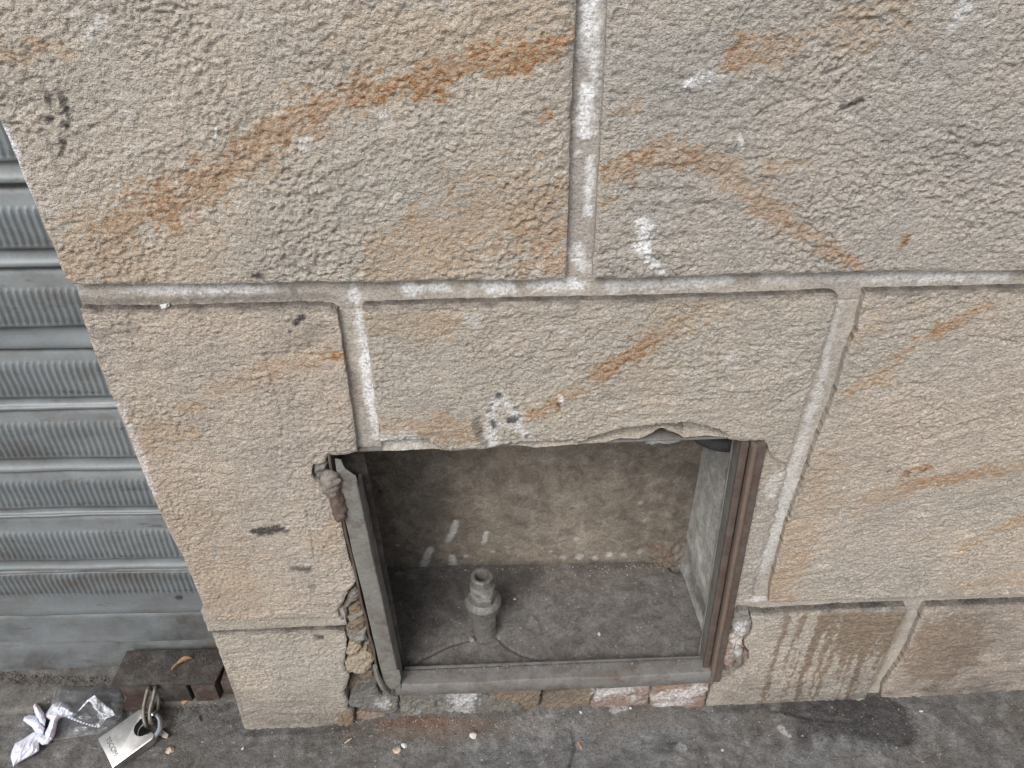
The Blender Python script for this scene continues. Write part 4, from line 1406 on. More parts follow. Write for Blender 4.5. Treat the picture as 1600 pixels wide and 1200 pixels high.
hexnut('lower_nut', .0212, .0385, .055, .35)
lathe('union_collar', [(.0195, .054), (.0238, .0565), (.0248, .060), (.0244, .067), (.0252, .069), (.0242, .0715), (.0205, .074), (.0185, .076)], M_PIPE, 32, pipe)
hexnut('upper_nut', .0192, .075, .088, .1)
THREAD = []
for k in range(6):
    THREAD += [(.0156, .0880 + k * .0026), (.0169, .0893 + k * .0026)]
NIP = lathe('nipple', THREAD + [(.0150, .104), (.0142, .106), (.0150, .116), (.0145, .119), (.0128, .1205),
                 (.0100, .1205), (.0092, .119), (.0088, .098)], M_PIPE, 28, pipe)
bm = bmesh.new()
bmesh.ops.create_circle(bm, cap_ends=True, segments=20, radius=.0089)
bm_obj('bore', bm, M_BLACK, NIP, (0, 0, .101), False)

# dark rubber cable end hanging at the ceiling of the niche
bm = bmesh.new()
q = Vector(W(1128, 690, .085))
bm_tube(bm, smooth_path([q + Vector((-.034, .03, .012)), q + Vector((-.026, .012, .003)), q + Vector((-.008, .0, -.001)), q + Vector((.012, -.004, .001)), q + Vector((.03, .004, .009)), q + Vector((.036, .02, .03))]), .0095, 16)
o = bm_obj('cable_loop', bm, M_BLACK)
tag(o, 'dark rubber cable loop tucked under the top right corner of the niche', 'cable')

# ------------------------------------------------------------------ roller shutter
SHY = 0.108
shutter = empty('roller_shutter', (-1.05, SHY, -.02))
tag(shutter, 'dusty grey steel roller shutter with finely ribbed slats, pulled down', 'shutter')
SLAT_X0, SLAT_X1 = -1.75, -.345
GAPS_PX = [289, 419, 547, 644, 741, 812, 895]
GZ = [W(0, y, SHY)[2] for y in GAPS_PX]


def slat(ztop, zbot, rib_top, rib_bot, bead, fine, seed, name='slat', tilt=.004):
    """cross-section from the top: flat shoulder, ribbed field, crease, rolled bead, return"""
    H = ztop - zbot
    rows = []                       # (z, y out, rib)
    zr0, zr1 = ztop - rib_top * H, ztop - rib_bot * H
    rows += [(ztop + .008, .0085, 0), (ztop - .0015, .0080, 0), (ztop - .003, .0050, 0), (ztop - .009, .0028, 0), (zr0 + .003, .0004, 0), (zr0, 0, 0), (zr0 - .0025, 0, 1)]
    for k in range(1, 4):
        rows.append((zr0 + (zr1 - zr0) * k / 4, 0, 1))
    rows += [(zr1 + .0025, 0, 1), (zr1, 0, 0)]
    if bead:
        zb = zr1 - .006
        hb = zb - zbot
        rows += [(zr1 - .003, -.0006, 0), (zr1 - .0045, .0012, 0), (zb, .0030, 0), (zb - hb * .2, .0028, 0), (zb - hb * .38, .0018, 0), (zb - hb * .6, .0003, 0), (zbot + .007, -.0008, 0), (zbot + .0035, -.0010, 0), (zbot + .0018, -.0002, 0), (zbot + .0014, .0030, 0), (zbot + .003, .0085, 0)]
    else:
        rows += [(zr1 - .012, .0006, 0), (zbot + .012, -.0022, 0), (zbot + .003, -.0034, 0), (zbot + .0006, -.002, 0), (zbot + .0004, .003, 0), (zbot + .001, .009, 0)]
    pitch = .0076
    xs = [SLAT_X0]
    pf = [0, 1, 1, 0]
    prof = [0.0]
    x = SLAT_X0 + .004
    while x < SLAT_X1 - .012:
        for k, (dx, r) in enumerate(((0, 0), (.0011, .5), (.0022, 1), (.0038, 1), (.0049, .5), (.0059, 0))):
            xs.append(x + dx)
            prof.append(r)
        x += pitch
    xs.append(SLAT_X1)
    prof.append(0)
    xs, prof = np.array(xs), np.array(prof)
    n, m = len(xs), len(rows)
    X = np.tile(xs, m)
    Z = np.repeat([r[0] for r in rows], n)
    Yb = np.repeat([r[1] for r in rows], n)
    rb = np.repeat([r[2] for r in rows], n) * np.tile(prof, m)
    dent = .0022 * fbm(X * 9, Z * 24, seed, 3)
    Y = SHY + Yb - .0024 * rb + dent + tilt * (Z - zbot) / H * .5
    Z = Z + .0012 * np.sin(X * 4 + seed)
    c = np.array([(SLAT_X0 + SLAT_X1) / 2, SHY, zbot])
    i = np.arange(n * m).reshape(m, n)
    q = np.stack([i[1:, :-1].ravel(), i[1:, 1:].ravel(), i[:-1, 1:].ravel(), i[:-1, :-1].ravel()], 1)
    me = np_mesh(name, np.stack([X, Y, Z], 1) - c, q)
    st = np.zeros((n * m, 4), np.float32)
    st[:, 2] = np.clip(sstep(.022, .0, ztop - Z) * 1.0 + .75 * sstep(.0, .004, zr1 - .001 - Z) * sstep(.017, .006, zr1 - Z) + 1.0 * sstep(.006, .002, ztop - Z) + .5 * sstep(-.42, -.36, X) + .7 * sstep(.06, -.02, Z), 0, 1) * (.7 + .6 * fbm(X * 25, Z * 40, seed, 3))  # shade of gap, shoulder, bead and jamb painted in, plus dirt
    set_attr(me, 'stain_shade', np.clip(st, 0, 1))
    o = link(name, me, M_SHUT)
    o.parent = shutter
    o.location = Vector(c) - shutter.location
    return o


zt = GZ[0]
up = [zt + .088, zt]
k = zt
tops = [zt + .088 * i for i in range(10, 0, -1)]
for i, t in enumerate(tops):
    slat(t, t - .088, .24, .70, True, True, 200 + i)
fr = [(.24, .70), (.24, .66), (.20, .72), (.19, .72), (.20, .72), (.25, .74)]
for i in range(6):
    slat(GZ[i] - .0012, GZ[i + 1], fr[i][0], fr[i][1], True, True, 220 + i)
z962, z1004, z1050 = [W(0, y, SHY)[2] for y in (962, 1004, 1050)]
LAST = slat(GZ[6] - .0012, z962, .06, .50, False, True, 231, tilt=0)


def rail(name, rows, seed):
    n = 90
    xs = np.linspace(SLAT_X0, SLAT_X1, n)
    m = len(rows)
    X = np.tile(xs, m)
    Y = np.repeat([r[0] for r in rows], n) + .0012 * fbm(X * 7, np.repeat(np.arange(m), n) * .6, seed, 3)
    Z = np.repeat([r[1] for r in rows], n) + .0010 * fbm(X * 9, np.repeat(np.arange(m), n) * .4 + 9, seed, 3)
    i = np.arange(n * m).reshape(m, n)
    q = np.stack([i[1:, :-1].ravel(), i[1:, 1:].ravel(), i[:-1, 1:].ravel(), i[:-1, :-1].ravel()], 1)
    c = np.array([(SLAT_X0 + SLAT_X1) / 2, SHY, rows[-1][1]])
    me = np_mesh(name, np.stack([X, Y, Z], 1) - c, q)
    st = np.zeros((n * m, 4), np.float32)
    st[:, 2] = np.clip(.40 + .9 * fbm(X * 14, Z * 45, seed, 4) + .5 * sstep(-.52, -.38, X) + .4 * sstep(.03, -.02, Z), 0, 1)
    st[:, 0] = .9 * sstep(-.47, -.37, X) * sstep(.10, .04, Z)
    set_attr(me, 'stain_shade', st)
    me.set_sharp_from_angle(angle=math.radians(35))
    o = link(name, me, M_SHUT)
    o.parent = shutter
    o.location = Vector(c) - shutter.location


rail('bottom_slat', [(SHY + .0045, z962 + .006), (SHY + .0045, z962 - .0010), (SHY + .0015, z962 - .003), (SHY - .001, z962 - .009), (SHY - .0020, z962 - .025), (SHY - .0045, z1004 + .008), (SHY - .0048, z1004 + .002), (SHY - .002, z1004), (SHY + .006, z1004 + .0006)], 241)
rail('bottom_rail', [(SHY + .0045, z1004 + .005), (SHY + .0045, z1004 - .002), (SHY + .002, z1004 - .005), (SHY - .0005, z1004 - .02), (SHY - .0060, z1050 + .03), (SHY - .0075, z1050 + .008), (SHY - .0075, z1050 + .003), (SHY + .02, z1050 + .002)], 243)
# rivet hole in the last slat
bm = bmesh.new()
p = W(279, 932, SHY)
bmesh.ops.create_circle(bm, cap_ends=True, segments=14, radius=.0042, matrix=Matrix.Translation((p[0], SHY - .0024, p[2])) @ Matrix.Rotation(math.pi / 2, 4, 'X'))
o = bm_obj('rivet_hole', bm, M_BLACK, LAST, (0, 0, 0), False)
o.location = -shutter.location - LAST.location
# guide channel behind the jamb
bm = bmesh.new()
bm_box(bm, -.366, -.345, SHY + .014, SHY + .05, -.03, 1.58)
bm_box(bm, -1.80, -.30, SHY + .05, SHY + .06, -.06, 1.60)
o = bm_obj('guide_channel', bm, M_LOCK, shutter, (0, 0, 0), False)
o.location = -shutter.location

# cement threshold under the shutter
def thr_fn():
    xs = np.linspace(-1.75, -.366, 300)
    ys = np.concatenate([[.0372, .0385, .041], np.linspace(.044, .15, 50)])
    X, Y = np.meshgrid(xs, ys)
    X, Y = X.ravel(), Y.ravel()
    wv = .004 * fbm(X * 12, X * 0, 3, 3)
    Z = gz(X) + .0062 + .0016 * fbm(X * 20, Y * 20, 251, 3) + .0008 * fbm(X * 140, Y * 140, 252, 3)
    Z = Z - .010 * sstep(.042, .0372, Y) + .010 * sstep(.075, .105, Y)
    Yw = Y + wv * sstep(.07, .04, Y)
    n, m = len(xs), len(ys)
    i = np.arange(n * m).reshape(m, n)
    q = np.stack([i[:-1, :-1].ravel(), i[:-1, 1:].ravel(), i[1:, 1:].ravel(), i[1:, :-1].ravel()], 1)
    me = np_mesh('threshold', np.stack([X, Yw, Z], 1), q)
    st = np.zeros((n * m, 4), np.float32)
    st[:, 2] = np.clip(.75 * sstep(.070, .085, Y) * (.8 + .8 * fbm(X * 40, Y * 40, 5, 3)) + .4 * sstep(-.6, -.45, X), 0, 1)
    set_attr(me, 'stain_shade', st)
    o = link('threshold', me, M_THRESH)
    tag(o, 'low cement threshold strip with settled dirt under the shutter', None, None, 'structure')


thr_fn()

# ------------------------------------------------------------------ shutter lock housing on the threshold
lock = empty('shutter_lock', (-.47, .07, -.018))
tag(lock, 'dark greasy iron bolt housing at the foot of the shutter beside the wall', 'lock')


def lpart(name, bm, mat):
    o = bm_obj(name, bm, mat, lock, (0, 0, 0), True, 30)
    o.location = -lock.location
    return o


LY = .0440
zt_, zb_ = .0290, -.0165
bm = bmesh.new()
bm_prism(bm, [(-.558, LY - .001, zt_), (-.413, LY - .001, zt_ - .001), (-.404, .098, zt_ - .001), (-.556, .098, zt_ + .001)], [(-.558, LY - .001, zt_ - .005), (-.413, LY - .001, zt_ - .006), (-.404, .098, zt_ - .006), (-.556, .098, zt_ - .004)], .0012)
lpart('top_plate', bm, M_LOCK)
bm = bmesh.new()
bm_box(bm, -.4995, -.4545, LY - .001, LY + .006, zb_ + .001, zt_ - .0062, .0014)
lpart('front_plate', bm, M_LOCK)
bm = bmesh.new()
bm_box(bm, -.4485, -.4145, LY - .0015, .095, zb_ - .002, zt_ - .0068, .0018)
lpart('bolt_block', bm, M_LOCKR)
bm = bmesh.new()
bm_box(bm, -.5575, -.5015, LY + .010, .095, zb_ - .002, zt_ - .0060, .0012)
lpart('inner_block', bm, M_LOCKR)
bm = bmesh.new()
bm_box(bm, -.500, -.450, LY + .008, .096, zb_ - .004, zt_ - .0070, 0)
lpart('back_block', bm, M_LOCK)
bm = bmesh.new()
bm_box(bm, -.4085, -.366, LY + .004, .080, zb_ + .008, zt_ - .008, .0018)
lpart('sliding_bolt', bm, M_LOCKR)
bm = bmesh.new()
bm_box(bm, -.5540, -.500, LY - .010, LY + .02, zb_ - .008, zb_ - .001, .0012)
lpart('foot_plate', bm, M_LOCKR)

# dry curled leaf on the housing
bm = bmesh.new()
a = Vector(G(268, 1046, zt_ + .003))
b = Vector(G(300, 1028, zt_ + .004))
prev = None
for i in range(13):
    t = i / 12
    c = a.lerp(b, t)
    w = .0052 * math.sin(math.pi * min(1, t * 1.02 + .02)) + .0006
    row = []
    for k in range(7):
        s = k / 6 * 2 - 1
        sd = Vector((.55, .84, 0)).normalized()
        row.append(bm.verts.new(c + sd * (s * w) + Vector((0, 0, .005 * abs(s) ** 1.5 * math.sin(math.pi * t) + .004 * math.sin(math.pi * t)))))
    if prev:
        for k in range(6):
            bm.faces.new([prev[k], prev[k + 1], row[k + 1], row[k]])
    prev = row
o = bm_obj('dry_leaf', bm, M_TANLEAF)
mod = o.modifiers.new('thick', 'SOLIDIFY')
mod.thickness = .0008
tag(o, 'small curled brown dry leaf lying on the dark bolt housing', 'leaf')
bm = bmesh.new()
lf = [G(283, 1101), G(292, 1096), G(303, 1095), G(296, 1100), G(288, 1104)]
bm_prism(bm, [(p[0], p[1], p[2] + .006 + .003 * (i % 2)) for i, p in enumerate(lf)], [(p[0], p[1], p[2] + .0045 + .003 * (i % 2)) for i, p in enumerate(lf)])
o = bm_obj('dry_leaf', bm, M_TANLEAF)
tag(o, 'small flat tan leaf scrap on the pavement in front of the bolt housing', 'leaf')

# ------------------------------------------------------------------ padlock
gpz = gz(-.525)
PN = Vector((0.05, -0.27, 0.96)).normalized()          # it hangs tilted towards the street
P0 = Vector(G(196, 1152, gpz + .026))


def on_face(x, y):
    d = Vector(ray(x, y))
    c = Vector(CAM)
    return c + d * ((P0 - c).dot(PN) / d.dot(PN))


cA, cB, cC, cD = [on_face(x, y) for x, y in ((220, 1107), (157, 1151), (171, 1203), (236, 1156))]
PO = (cA + cB + cC + cD) / 4
U = ((cA - cB).normalized() + (cD - cC).normalized()).normalized()     # towards the shackle
V = PN.cross(U).normalized()                                           # across, towards the wall side
PT = .019
PL = ((cA - cB).length + (cD - cC).length) / 4
PW = ((cA - cD).length + (cB - cC).length) / 4
pad = empty('padlock')
po = PO - PN * (PT + .003)
pad.matrix_world = Matrix(((U.x, V.x, PN.x, po.x), (U.y, V.y, PN.y, po.y), (U.z, V.z, PN.z, po.z), (0, 0, 0, 1)))
tag(pad, 'silver steel block padlock hanging from a link in front of the shutter lock', 'padlock')
# outline in (u, v): a rectangle with a round notch in the shackle end
ol = [(-PL, -PW), (PL - .002, -PW), (PL + .003, -PW + .004), (PL + .001, -.014)]
for k in range(0, 11):
    t = math.radians(-70 - 22 * k)
    ol.append((PL - .0060 + .0125 * math.cos(t), -.0015 + .0125 * math.sin(t)))
ol += [(PL + .004, .013), (PL + .004, PW - .002), (PL + .001, PW), (-PL, PW)]
bm = bmesh.new()
bm_prism(bm, [(u, v, .003) for u, v in ol], [(u, v, .003 + PT) for u, v in ol], .0015)
body = bm_obj('body', bm, M_STEEL, pad, (0, 0, 0), True, 30)
# lower body shell, darker sides
bm = bmesh.new()
bm_box(bm, -PL + .0012, PL - .020, -PW + .0012, PW - .0012, .0005, .0035, .0006)
bm_obj('base', bm, M_STEELD, pad)
# shackle
bm = bmesh.new()
sp = []
for k in range(0, 17):
    t = math.radians(-92 + 184 * k / 16)
    sp.append((PL - .002 + .0175 * math.cos(t), -.001 + .0175 * math.sin(t), .0125))
sp = [(PL - .012, sp[0][1], .0125)] + sp + [(PL - .012, sp[-1][1], .0125)]
bm_tube(bm, sp, .0043, 14)
bm_obj('shackle', bm, M_CHROME, pad)
# lettering pressed across the lower end
fc = bpy.data.curves.new('lettering', 'FONT')
fc.body = 'TSCOM'
fc.size = .0086
fc.extrude = .00012
fc.align_x = 'CENTER'
fc.align_y = 'CENTER'
to = bpy.data.objects.new('tmp', fc)
COL.objects.link(to)
dg = bpy.context.evaluated_depsgraph_get()
me = bpy.data.meshes.new_from_object(to.evaluated_get(dg))
bpy.data.objects.remove(to)
o = link('lettering', me, M_INK, body, (-.0185, .002, .003 + PT + .0003))
o.rotation_euler = (0, 0, math.radians(-90))

# oval links that hold the padlock to the housing
def chain_link(name, pts_px, rad, lab):
    bm = bmesh.new()
    bm_tube(bm, pts_px, rad, 10, True)
    o = bm_obj(name, bm, M_LINK)
    tag(o, lab, 'chain link')
    return o


def gp(x, y, h):
    return Vector(G(x, y, gpz + h))


def catmull(pts, n=6):
    out = []
    m = len(pts)
    for i in range(m):
        p0, p1, p2, p3 = pts[i - 1], pts[i], pts[(i + 1) % m], pts[(i + 2) % m]
        for k in range(n):
            t = k / n
            out.append(.5 * ((2 * p1) + (p2 - p0) * t + (2 * p0 - 5 * p1 + 4 * p2 - p3) * t * t + (3 * p1 - p0 - 3 * p2 + p3) * t ** 3))
    return out


chain_link('chain_link', catmull([gp(232, 1075, .052), gp(227, 1092, .044), gp(224, 1112, .036), gp(227, 1132, .026), gp(233, 1134, .014), gp(236, 1118, .010), gp(238, 1100, .014), gp(237, 1080, .030)]), .0026, 'left of two dull steel links between padlock and bolt housing')
chain_link('chain_link', catmull([gp(243, 1074, .052), gp(239, 1092, .046), gp(234, 1110, .038), gp(235, 1128, .026), gp(241, 1130, .014), gp(245, 1116, .010), gp(248, 1098, .014), gp(247, 1080, .030)]), .0026, 'right of two dull steel links between padlock and bolt housing')
# pale flat strip under the shackle
bm = bmesh.new()
sp = [G(247, 1143), G(252, 1140), G(265, 1151), G(263, 1156), G(258, 1156), G(246, 1148)]
bm_prism(bm, [(p[0], p[1], p[2] + .006) for p in sp], [(p[0], p[1], p[2] + .0035) for p in sp], .0006)
o = bm_obj('litter_stick', bm, M_PAPER)
tag(o, 'short pale flat stick on the pavement beside the padlock shackle', 'litter')

# ------------------------------------------------------------------ discarded plastic bag
bag = empty('plastic_bag', (-.66, .0, gz(-.66)))
tag(bag, 'torn clear plastic bag with a knotted white end lying by the padlock', 'bag')


def b8(u, v, h):                                      # 8x zoom coordinates, height above the pavement
    p = G(u / 8, 1050 + v / 8)
    z = p[2] + h
    return Vector(G(u / 8, 1050 + v / 8, z))


# scalloped seam: small beads along the welded edge
bm = bmesh.new()
for i in range(14):
    t = i / 13
    c = b8(760 + 470 * t, 510 + 175 * t + 20 * math.sin(t * 3), .016 - .010 * t)
    r = .0026 * (1 - .55 * t)
    bmesh.ops.create_icosphere(bm, subdivisions=1, radius=r, matrix=Matrix.Translation(c) @ Matrix.Diagonal((1.3, 1, .7, 1)))
o = bm_obj('welded_seam', bm, M_WHITEP, bag, (0, 0, 0), True, 80)
o.location = -bag.location


def film(name, poly8, hfun, stainf, mat, nu=60):
    P = np.array(poly8, float)
    us = np.linspace(P[:, 0].min(), P[:, 0].max(), nu)
    vs = np.linspace(P[:, 1].min(), P[:, 1].max(), nu)
    Ug, Vg = np.meshgrid(us, vs)
    keep = inside(poly8, (Ug[:-1, :-1] + Ug[1:, 1:]) / 2, (Vg[:-1, :-1] + Vg[1:, 1:]) / 2)
    idx = np.arange(nu * nu).reshape(nu, nu)
    rr, cc = np.nonzero(keep)
    q = np.stack([idx[rr, cc], idx[rr + 1, cc], idx[rr + 1, cc + 1], idx[rr, cc + 1]], 1)
    used = np.unique(q)
    mp = -np.ones(nu * nu, int)
    mp[used] = np.arange(len(used))
    u, v = Ug.ravel()[used].copy(), Vg.ravel()[used].copy()
    q = mp[q]
    e = np.concatenate([q[:, [0, 1]], q[:, [1, 2]], q[:, [2, 3]], q[:, [3, 0]]])
    ks = np.sort(e, 1)
    kk = ks[:, 0] * 100000 + ks[:, 1]
    _, inv, cnt = np.unique(kk, return_inverse=True, return_counts=True)
    bv = np.unique(e[cnt[inv] == 1])
    _, u[bv], v[bv] = seg_dist(u[bv], v[bv], P, np.roll(P, -1, 0))
    h = hfun(u, v)
    co = np.array([b8(a, b, c) for a, b, c in zip(u, v, h)])
    me = np_mesh(name, co, q)
    st = np.zeros((len(u), 4), np.float32)
    st[:, 1] = stainf(u, v)
    set_attr(me, 'stain_shade', st)
    o = link(name, me, mat, bag)
    o.location = -bag.location
    return o


def crease(u, v, a, b, w):
    d, _, _ = seg_dist(u, v, [a], [b])
    return sstep(w, 0, d)


def puffy(poly, base, puff, reach, seed, fold=.003):
    P = np.array(poly, float)

    def f(u, v):
        d, _, _ = seg_dist(u, v, P, np.roll(P, -1, 0))
        k = np.sqrt(np.clip(d / reach, 0, 1))
        wr = fbm(u / 60 + .4 * v / 60, v / 150, seed, 3)
        rg = 1 - 2 * np.abs(fbm((u * .8 + v * .6) / 55, (v * .8 - u * .6) / 210, seed + 4, 2))
        return base + k * (puff + fold * wr + fold * .9 * rg)
    return f


WHITE = [
    ('tail', [(130, 1060), (150, 980), (190, 890), (300, 830), (420, 750), (520, 745), (560, 780), (640, 740), (650, 850), (600, 900), (530, 915), (490, 890), (490, 985), (420, 1030), (330, 1080), (240, 1130), (165, 1185), (150, 1130)], .0045, .010, 90),
    ('knot_ear', [(285, 605), (305, 560), (370, 535), (450, 545), (520, 610), (560, 700), (545, 775), (440, 755), (400, 690), (330, 640)], .007, .013, 50),
    ('knot_ear', [(412, 425), (440, 390), (490, 420), (545, 500), (575, 590), (560, 680), (490, 640), (445, 550)], .010, .013, 45),
    ('bow', [(560, 530), (620, 450), (660, 395), (760, 370), (850, 400), (920, 460), (975, 530), (900, 560), (830, 560), (760, 580), (725, 620), (710, 690), (690, 780), (650, 850), (580, 860), (560, 760), (600, 680), (625, 600), (565, 570)], .008, .018, 60),
]
for i, (nm, poly, base, puff, reach) in enumerate(WHITE):
    film(nm, poly, puffy(poly, base, puff, reach, 60 + i * 7), lambda u, v: np.zeros(len(u)), M_WHITEP, 120)
film('clear_film', [(650, 860), (625, 640), (640, 430), (690, 185), (1100, 190), (1480, 150), (1540, 330), (1530, 520), (1420, 690), (1230, 770)],
     lambda u, v: .008 + .016 * np.sin(np.clip((u - 600) / 950, 0, 1) * math.pi) * np.sin(np.clip((v - 100) / 800, 0, 1) * math.pi) + .0035 * fbm(u / 130, v / 90, 3, 3) + .004 * crease(u, v, (640, 430), (700, 180), 50),
     lambda u, v: np.clip(.10 * crease(u, v, (640, 430), (700, 180), 10) + .10 * crease(u, v, (650, 860), (1230, 770), 12) + .30 * crease(u, v, (1400, 420), (1450, 560), 60) * (fbm(u / 40, v / 40, 4, 3) > .05) + .10 * sstep(.1, .5, fbm(u / 120, v / 160, 9, 3)), 0, 1), M_FILM)
film('torn_flap', [(970, 490), (1090, 350), (1180, 290), (1330, 430), (1400, 470), (1440, 540), (1330, 580), (1240, 695), (1215, 670), (1245, 600), (1215, 545), (1225, 500), (1160, 440), (1150, 395), (1110, 362), (985, 492)],
     lambda u, v: .026 + .004 * fbm(u / 60, v / 50, 6, 3) + .004 * crease(u, v, (1180, 290), (1240, 690), 60),
     lambda u, v: np.clip(.62 + .6 * fbm(u / 45, v / 70, 8, 3) + .4 * crease(u, v, (970, 490), (1180, 290), 25), 0, 1), M_FILM, 70)

# ------------------------------------------------------------------ small debris
def chip(bm, c, r, rnd, flat=.6):
    """irregular crushed grain: a jittered octahedron"""
    rot = Matrix.Rotation(rnd.random() * 6.28, 4, 'Z')
    vs = []
    for p in ((1, 0, 0), (-1, 0, 0), (0, 1, 0), (0, -1, 0), (0, 0, 1), (0, 0, -1)):
        q = Vector(p) * (r * rnd.uniform(.6, 1.3))
        q.z *= flat
        vs.append(bm.verts.new(rot @ q + c))
    for a, b, d in ((0, 2, 4), (2, 1, 4), (1, 3, 4), (3, 0, 4), (2, 0, 5), (1, 2, 5), (3, 1, 5), (0, 3, 5)):
        bm.faces.new([vs[a], vs[b], vs[d]])


def ghit(x, y):
    p = G(x, y)
    h = float(ground_height(np.array([p[0]]), np.array([p[1]]))[0])
    return Vector((p[0], p[1], p[2] + h - .001))


def grit(name, spots, mat, label, seed):
    rnd = random.Random(seed)
    bm = bmesh.new()
    for c, r in spots(rnd):
        chip(bm, c, r, rnd)
    o = bm_obj(name, bm, mat, None, (0, 0, 0), False)
    tag(o, label, None, None, 'stuff')
    return o


def brick_spots(rnd):
    for i in range(620):
        x = rnd.gauss(665, 55)
        y = 1128 + abs(rnd.gauss(0, 11)) + max(0, (x - 690)) * .02
        yield ghit(x, y), rnd.uniform(.0005, .0016)
    for i in range(160):
        x = rnd.uniform(520, 860)
        y = rnd.uniform(1122, 1165)
        yield ghit(x, y), rnd.uniform(.0005, .0016)


def pale_spots(rnd):
    for i in range(170):
        x = rnd.uniform(10, 1590)
        y = rnd.uniform(1105, 1199)
        yield ghit(x, y), rnd.choice((.0006, .0007, .0008, .001, .0012, .0016))
    for i in range(600):
        x = rnd.uniform(10, 1590)
        y = 1100 + abs(rnd.gauss(0, 40))
        yield ghit(x, y), rnd.uniform(.0004, .0008)
    for i in range(140):
        x = rnd.gauss(700, 110)
        y = 1125 + abs(rnd.gauss(0, 18))
        yield ghit(x, y), rnd.uniform(.0005, .0014)


def dark_spots(rnd):
    for i in range(900):
        x = rnd.uniform(380, 1500)
        y = 1108 + abs(rnd.gauss(0, 35))
        yield ghit(x, y), rnd.uniform(.0006, .0017)
    for i in range(420):
        x, y = rnd.uniform(-20, 192), rnd.gauss(1060, 7)
        p = G(x, y, gz(-.7) + .014)
        yield Vector(p), rnd.uniform(.0008, .0022)


def box_spots(rnd):
    for i in range(260):
        yield Vector((rnd.uniform(-.555, -.41), rnd.uniform(.046, .097), .0300)), rnd.uniform(.0004, .0013)
    for i in range(260):
        p = G(rnd.uniform(185, 365), 1098 + abs(rnd.gauss(0, 7)))
        yield Vector((p[0], p[1], p[2] + .001)), rnd.uniform(.0006, .0019)


grit('housing_dirt', box_spots, M_DKGRIT, 'dark crumbs of dirt on and in front of the bolt housing', 12)
grit('brick_grit', brick_spots, M_BRDUST, 'reddish crumbled brick grit on the pavement below the niche', 5)
grit('pale_grit', pale_spots, M_SPECK, 'tiny pale grains scattered over the pavement', 6)
grit('dark_grit', dark_spots, M_DKGRIT, 'dark crumbs of dirt along the foot of the wall', 8)


def niche_spots(rnd):
    for i in range(170):
        x = rnd.uniform(-.17, .25)
        y = rnd.uniform(.03, .2)
        yield Vector((x, y, NFLOOR + .001)), rnd.choice((.0005, .0006, .0007, .0009, .0013))
    for i in range(90):
        y = abs(rnd.gauss(0, .01))
        yield Vector((rnd.uniform(-.17, .25), .2 - y, NFLOOR + .0012)), rnd.uniform(.0006, .0017)
    for i in range(120):
        x = rnd.uniform(-.13, .25)
        yield Vector((x, rnd.uniform(.010, .0175), .0868 + .0118 * (x + .15) / .42)), rnd.uniform(.0005, .0012)


grit('niche_grit', niche_spots, M_SPECK, 'tiny pale grains scattered over the niche floor', 9)


def rub_spots(rnd):
    for i in range(38):
        yield Vector((rnd.gauss(.236, .014), NYB - .012 - abs(rnd.gauss(0, .006)), NFLOOR + .002 + abs(rnd.gauss(0, .006)))), rnd.uniform(.0012, .0034)


grit('corner_rubble', rub_spots, M_FRAG_BROWN, 'crumbled brown rubble in the back right corner of the niche', 10)


def pebble(name, px, r, mat, label, cat, flat=.7, seed=1, at=None, st=(1, 1)):
    bm = bmesh.new()
    bmesh.ops.create_icosphere(bm, subdivisions=2, radius=r)
    rnd = random.Random(seed)
    for v in bm.verts:
        k = 1 + .7 * float(perlin(np.array([v.co.x / r * .9 + seed]), np.array([v.co.y / r * .9 + v.co.z / r]), seed)[0])
        v.co *= k
        v.co.z *= flat
        v.co.x *= st[0]
        v.co.y *= st[1]
    c = Vector(at) if at is not None else ghit(*px) + Vector((0, 0, r * flat * .7))
    o = bm_obj(name, bm, mat, None, c, True, 25)
    o.rotation_euler = (0, 0, rnd.random() * 6)
    tag(o, label, cat)
    return o


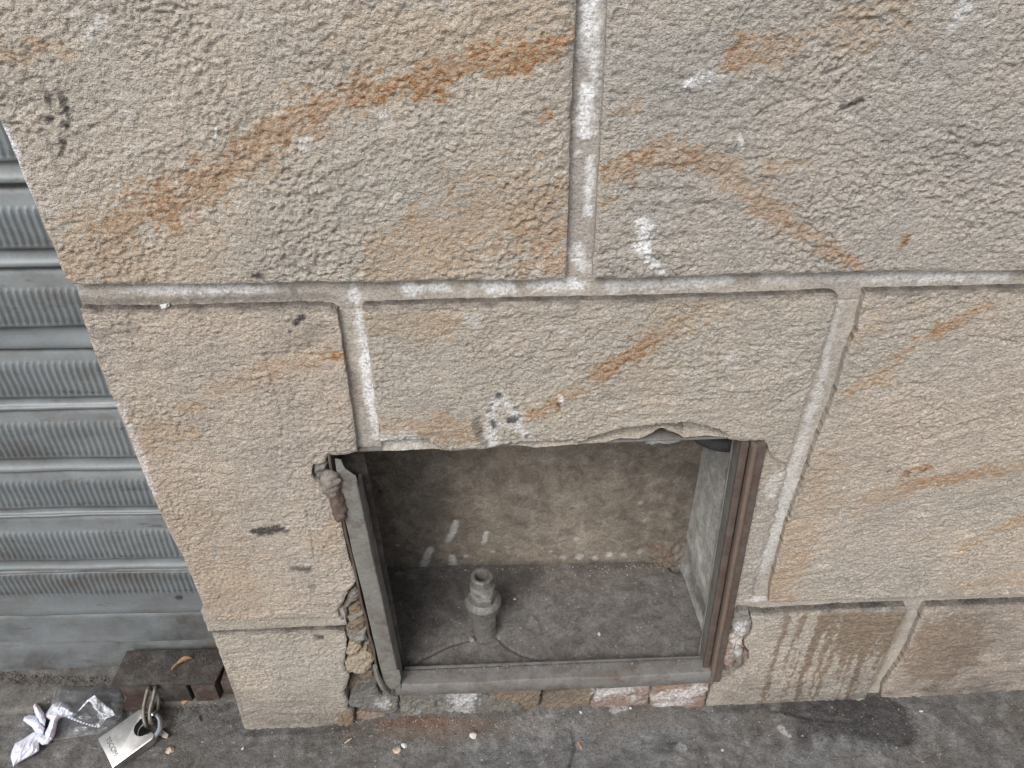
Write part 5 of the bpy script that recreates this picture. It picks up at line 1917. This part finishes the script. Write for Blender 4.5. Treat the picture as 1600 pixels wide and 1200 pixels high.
pebble('stone_chip', (621, 1173), .0058, M_PEBBLE, 'tan stone chip on the pavement in front of the brick grit', 'stone', .6, 3)
pebble('paint_chip', (632, 1167), .0036, M_WCHIP, 'white chip touching the tan stone chip on the pavement', 'chip', .6, 4)
pebble('paint_chip', (739, 1153), .0042, M_WCHIP, 'white chip with a brown crust on the pavement below the niche middle', 'chip', .6, 5)
pebble('stone_chip', (741, 1149), .0032, M_BRDUST, 'small red brick crumb behind a white chip on the pavement', 'stone', .7, 6)
pebble('paint_chip', (907, 1119), .0020, M_WCHIP, 'small round white chip near the crack in the pavement', 'chip', .7, 7)
pebble('paint_chip', (984, 1113), .0017, M_WCHIP, 'tiny white chip in front of the whitewashed base bricks', 'chip', .7, 8)
pebble('paint_chip', (1129, 1172), .0018, M_WCHIP, 'tiny white chip alone on bluish pavement right of the niche', 'chip', .7, 9)
pebble('paint_chip', (1439, 1111), .0019, M_WCHIP, 'small white chip at the right end of the dark damp patch', 'chip', .7, 10, None, (1.5, .8))
pebble('stone_chip', (265, 1173), .0050, M_PEBBLE, 'pale crumbled stone chip on the pavement right of the padlock', 'stone', .7, 11)
pebble('stone_chip', (310, 1126), .0045, M_DKGRIT, 'dark grey crumb on the pavement below the bolt housing', 'stone', .7, 12)
pebble('paint_chip', (380, 1170), .0020, M_WCHIP, 'small white chip on the pavement left of the wall corner', 'chip', .7, 13)
pebble('brick_crumb', None, .0048, M_BRICK, 'red brick crumb at the foot of the pipe stub', 'stone', .6, 14, G(737, 1000, NFLOOR + .004))
pebble('brick_crumb', None, .0042, M_BRICK, 'red brick crumb on the niche floor beside the left stile', 'stone', .6, 15, G(616, 985, NFLOOR + .003))
pebble('paint_chip', None, .0020, M_WCHIP, 'small white chip on the niche floor right of the pipe stub', 'chip', .8, 16, G(804, 936, NFLOOR + .002))
pebble('paint_chip', None, .0022, M_WCHIP, 'small white chip on the niche floor near its front right', 'chip', .8, 17, G(936, 991, NFLOOR + .002))
pebble('paint_chip', None, .0040, M_WCHIP, 'flat white flake on the ledge of the upper left mortar joint', 'chip', .6, 18, (W(257, 481, .004)[0], .005, W(257, 481, .004)[2] + .001))
bm = bmesh.new()
bm_tube(bm, [ghit(903, 1161) + Vector((0, 0, .002)), ghit(906, 1166) + Vector((0, 0, .0025)), ghit(909, 1171) + Vector((0, 0, .002))], [.0012, .0016, .0009], 6)
o = bm_obj('wood_splinter', bm, M_WOOD)
tag(o, 'orange wood splinter on the pavement beside the crack', 'splinter')
bm = bmesh.new()
bm_tube(bm, [ghit(538, 1162) + Vector((0, 0, .002)), ghit(544, 1158) + Vector((0, 0, .003)), ghit(550, 1154) + Vector((0, 0, .002))], [.0006, .0019, .0006], 6, False, .5)
o = bm_obj('wood_splinter', bm, M_PEBBLE)
tag(o, 'pale straw splinter on the pavement below the left wall corner of the niche', 'splinter')
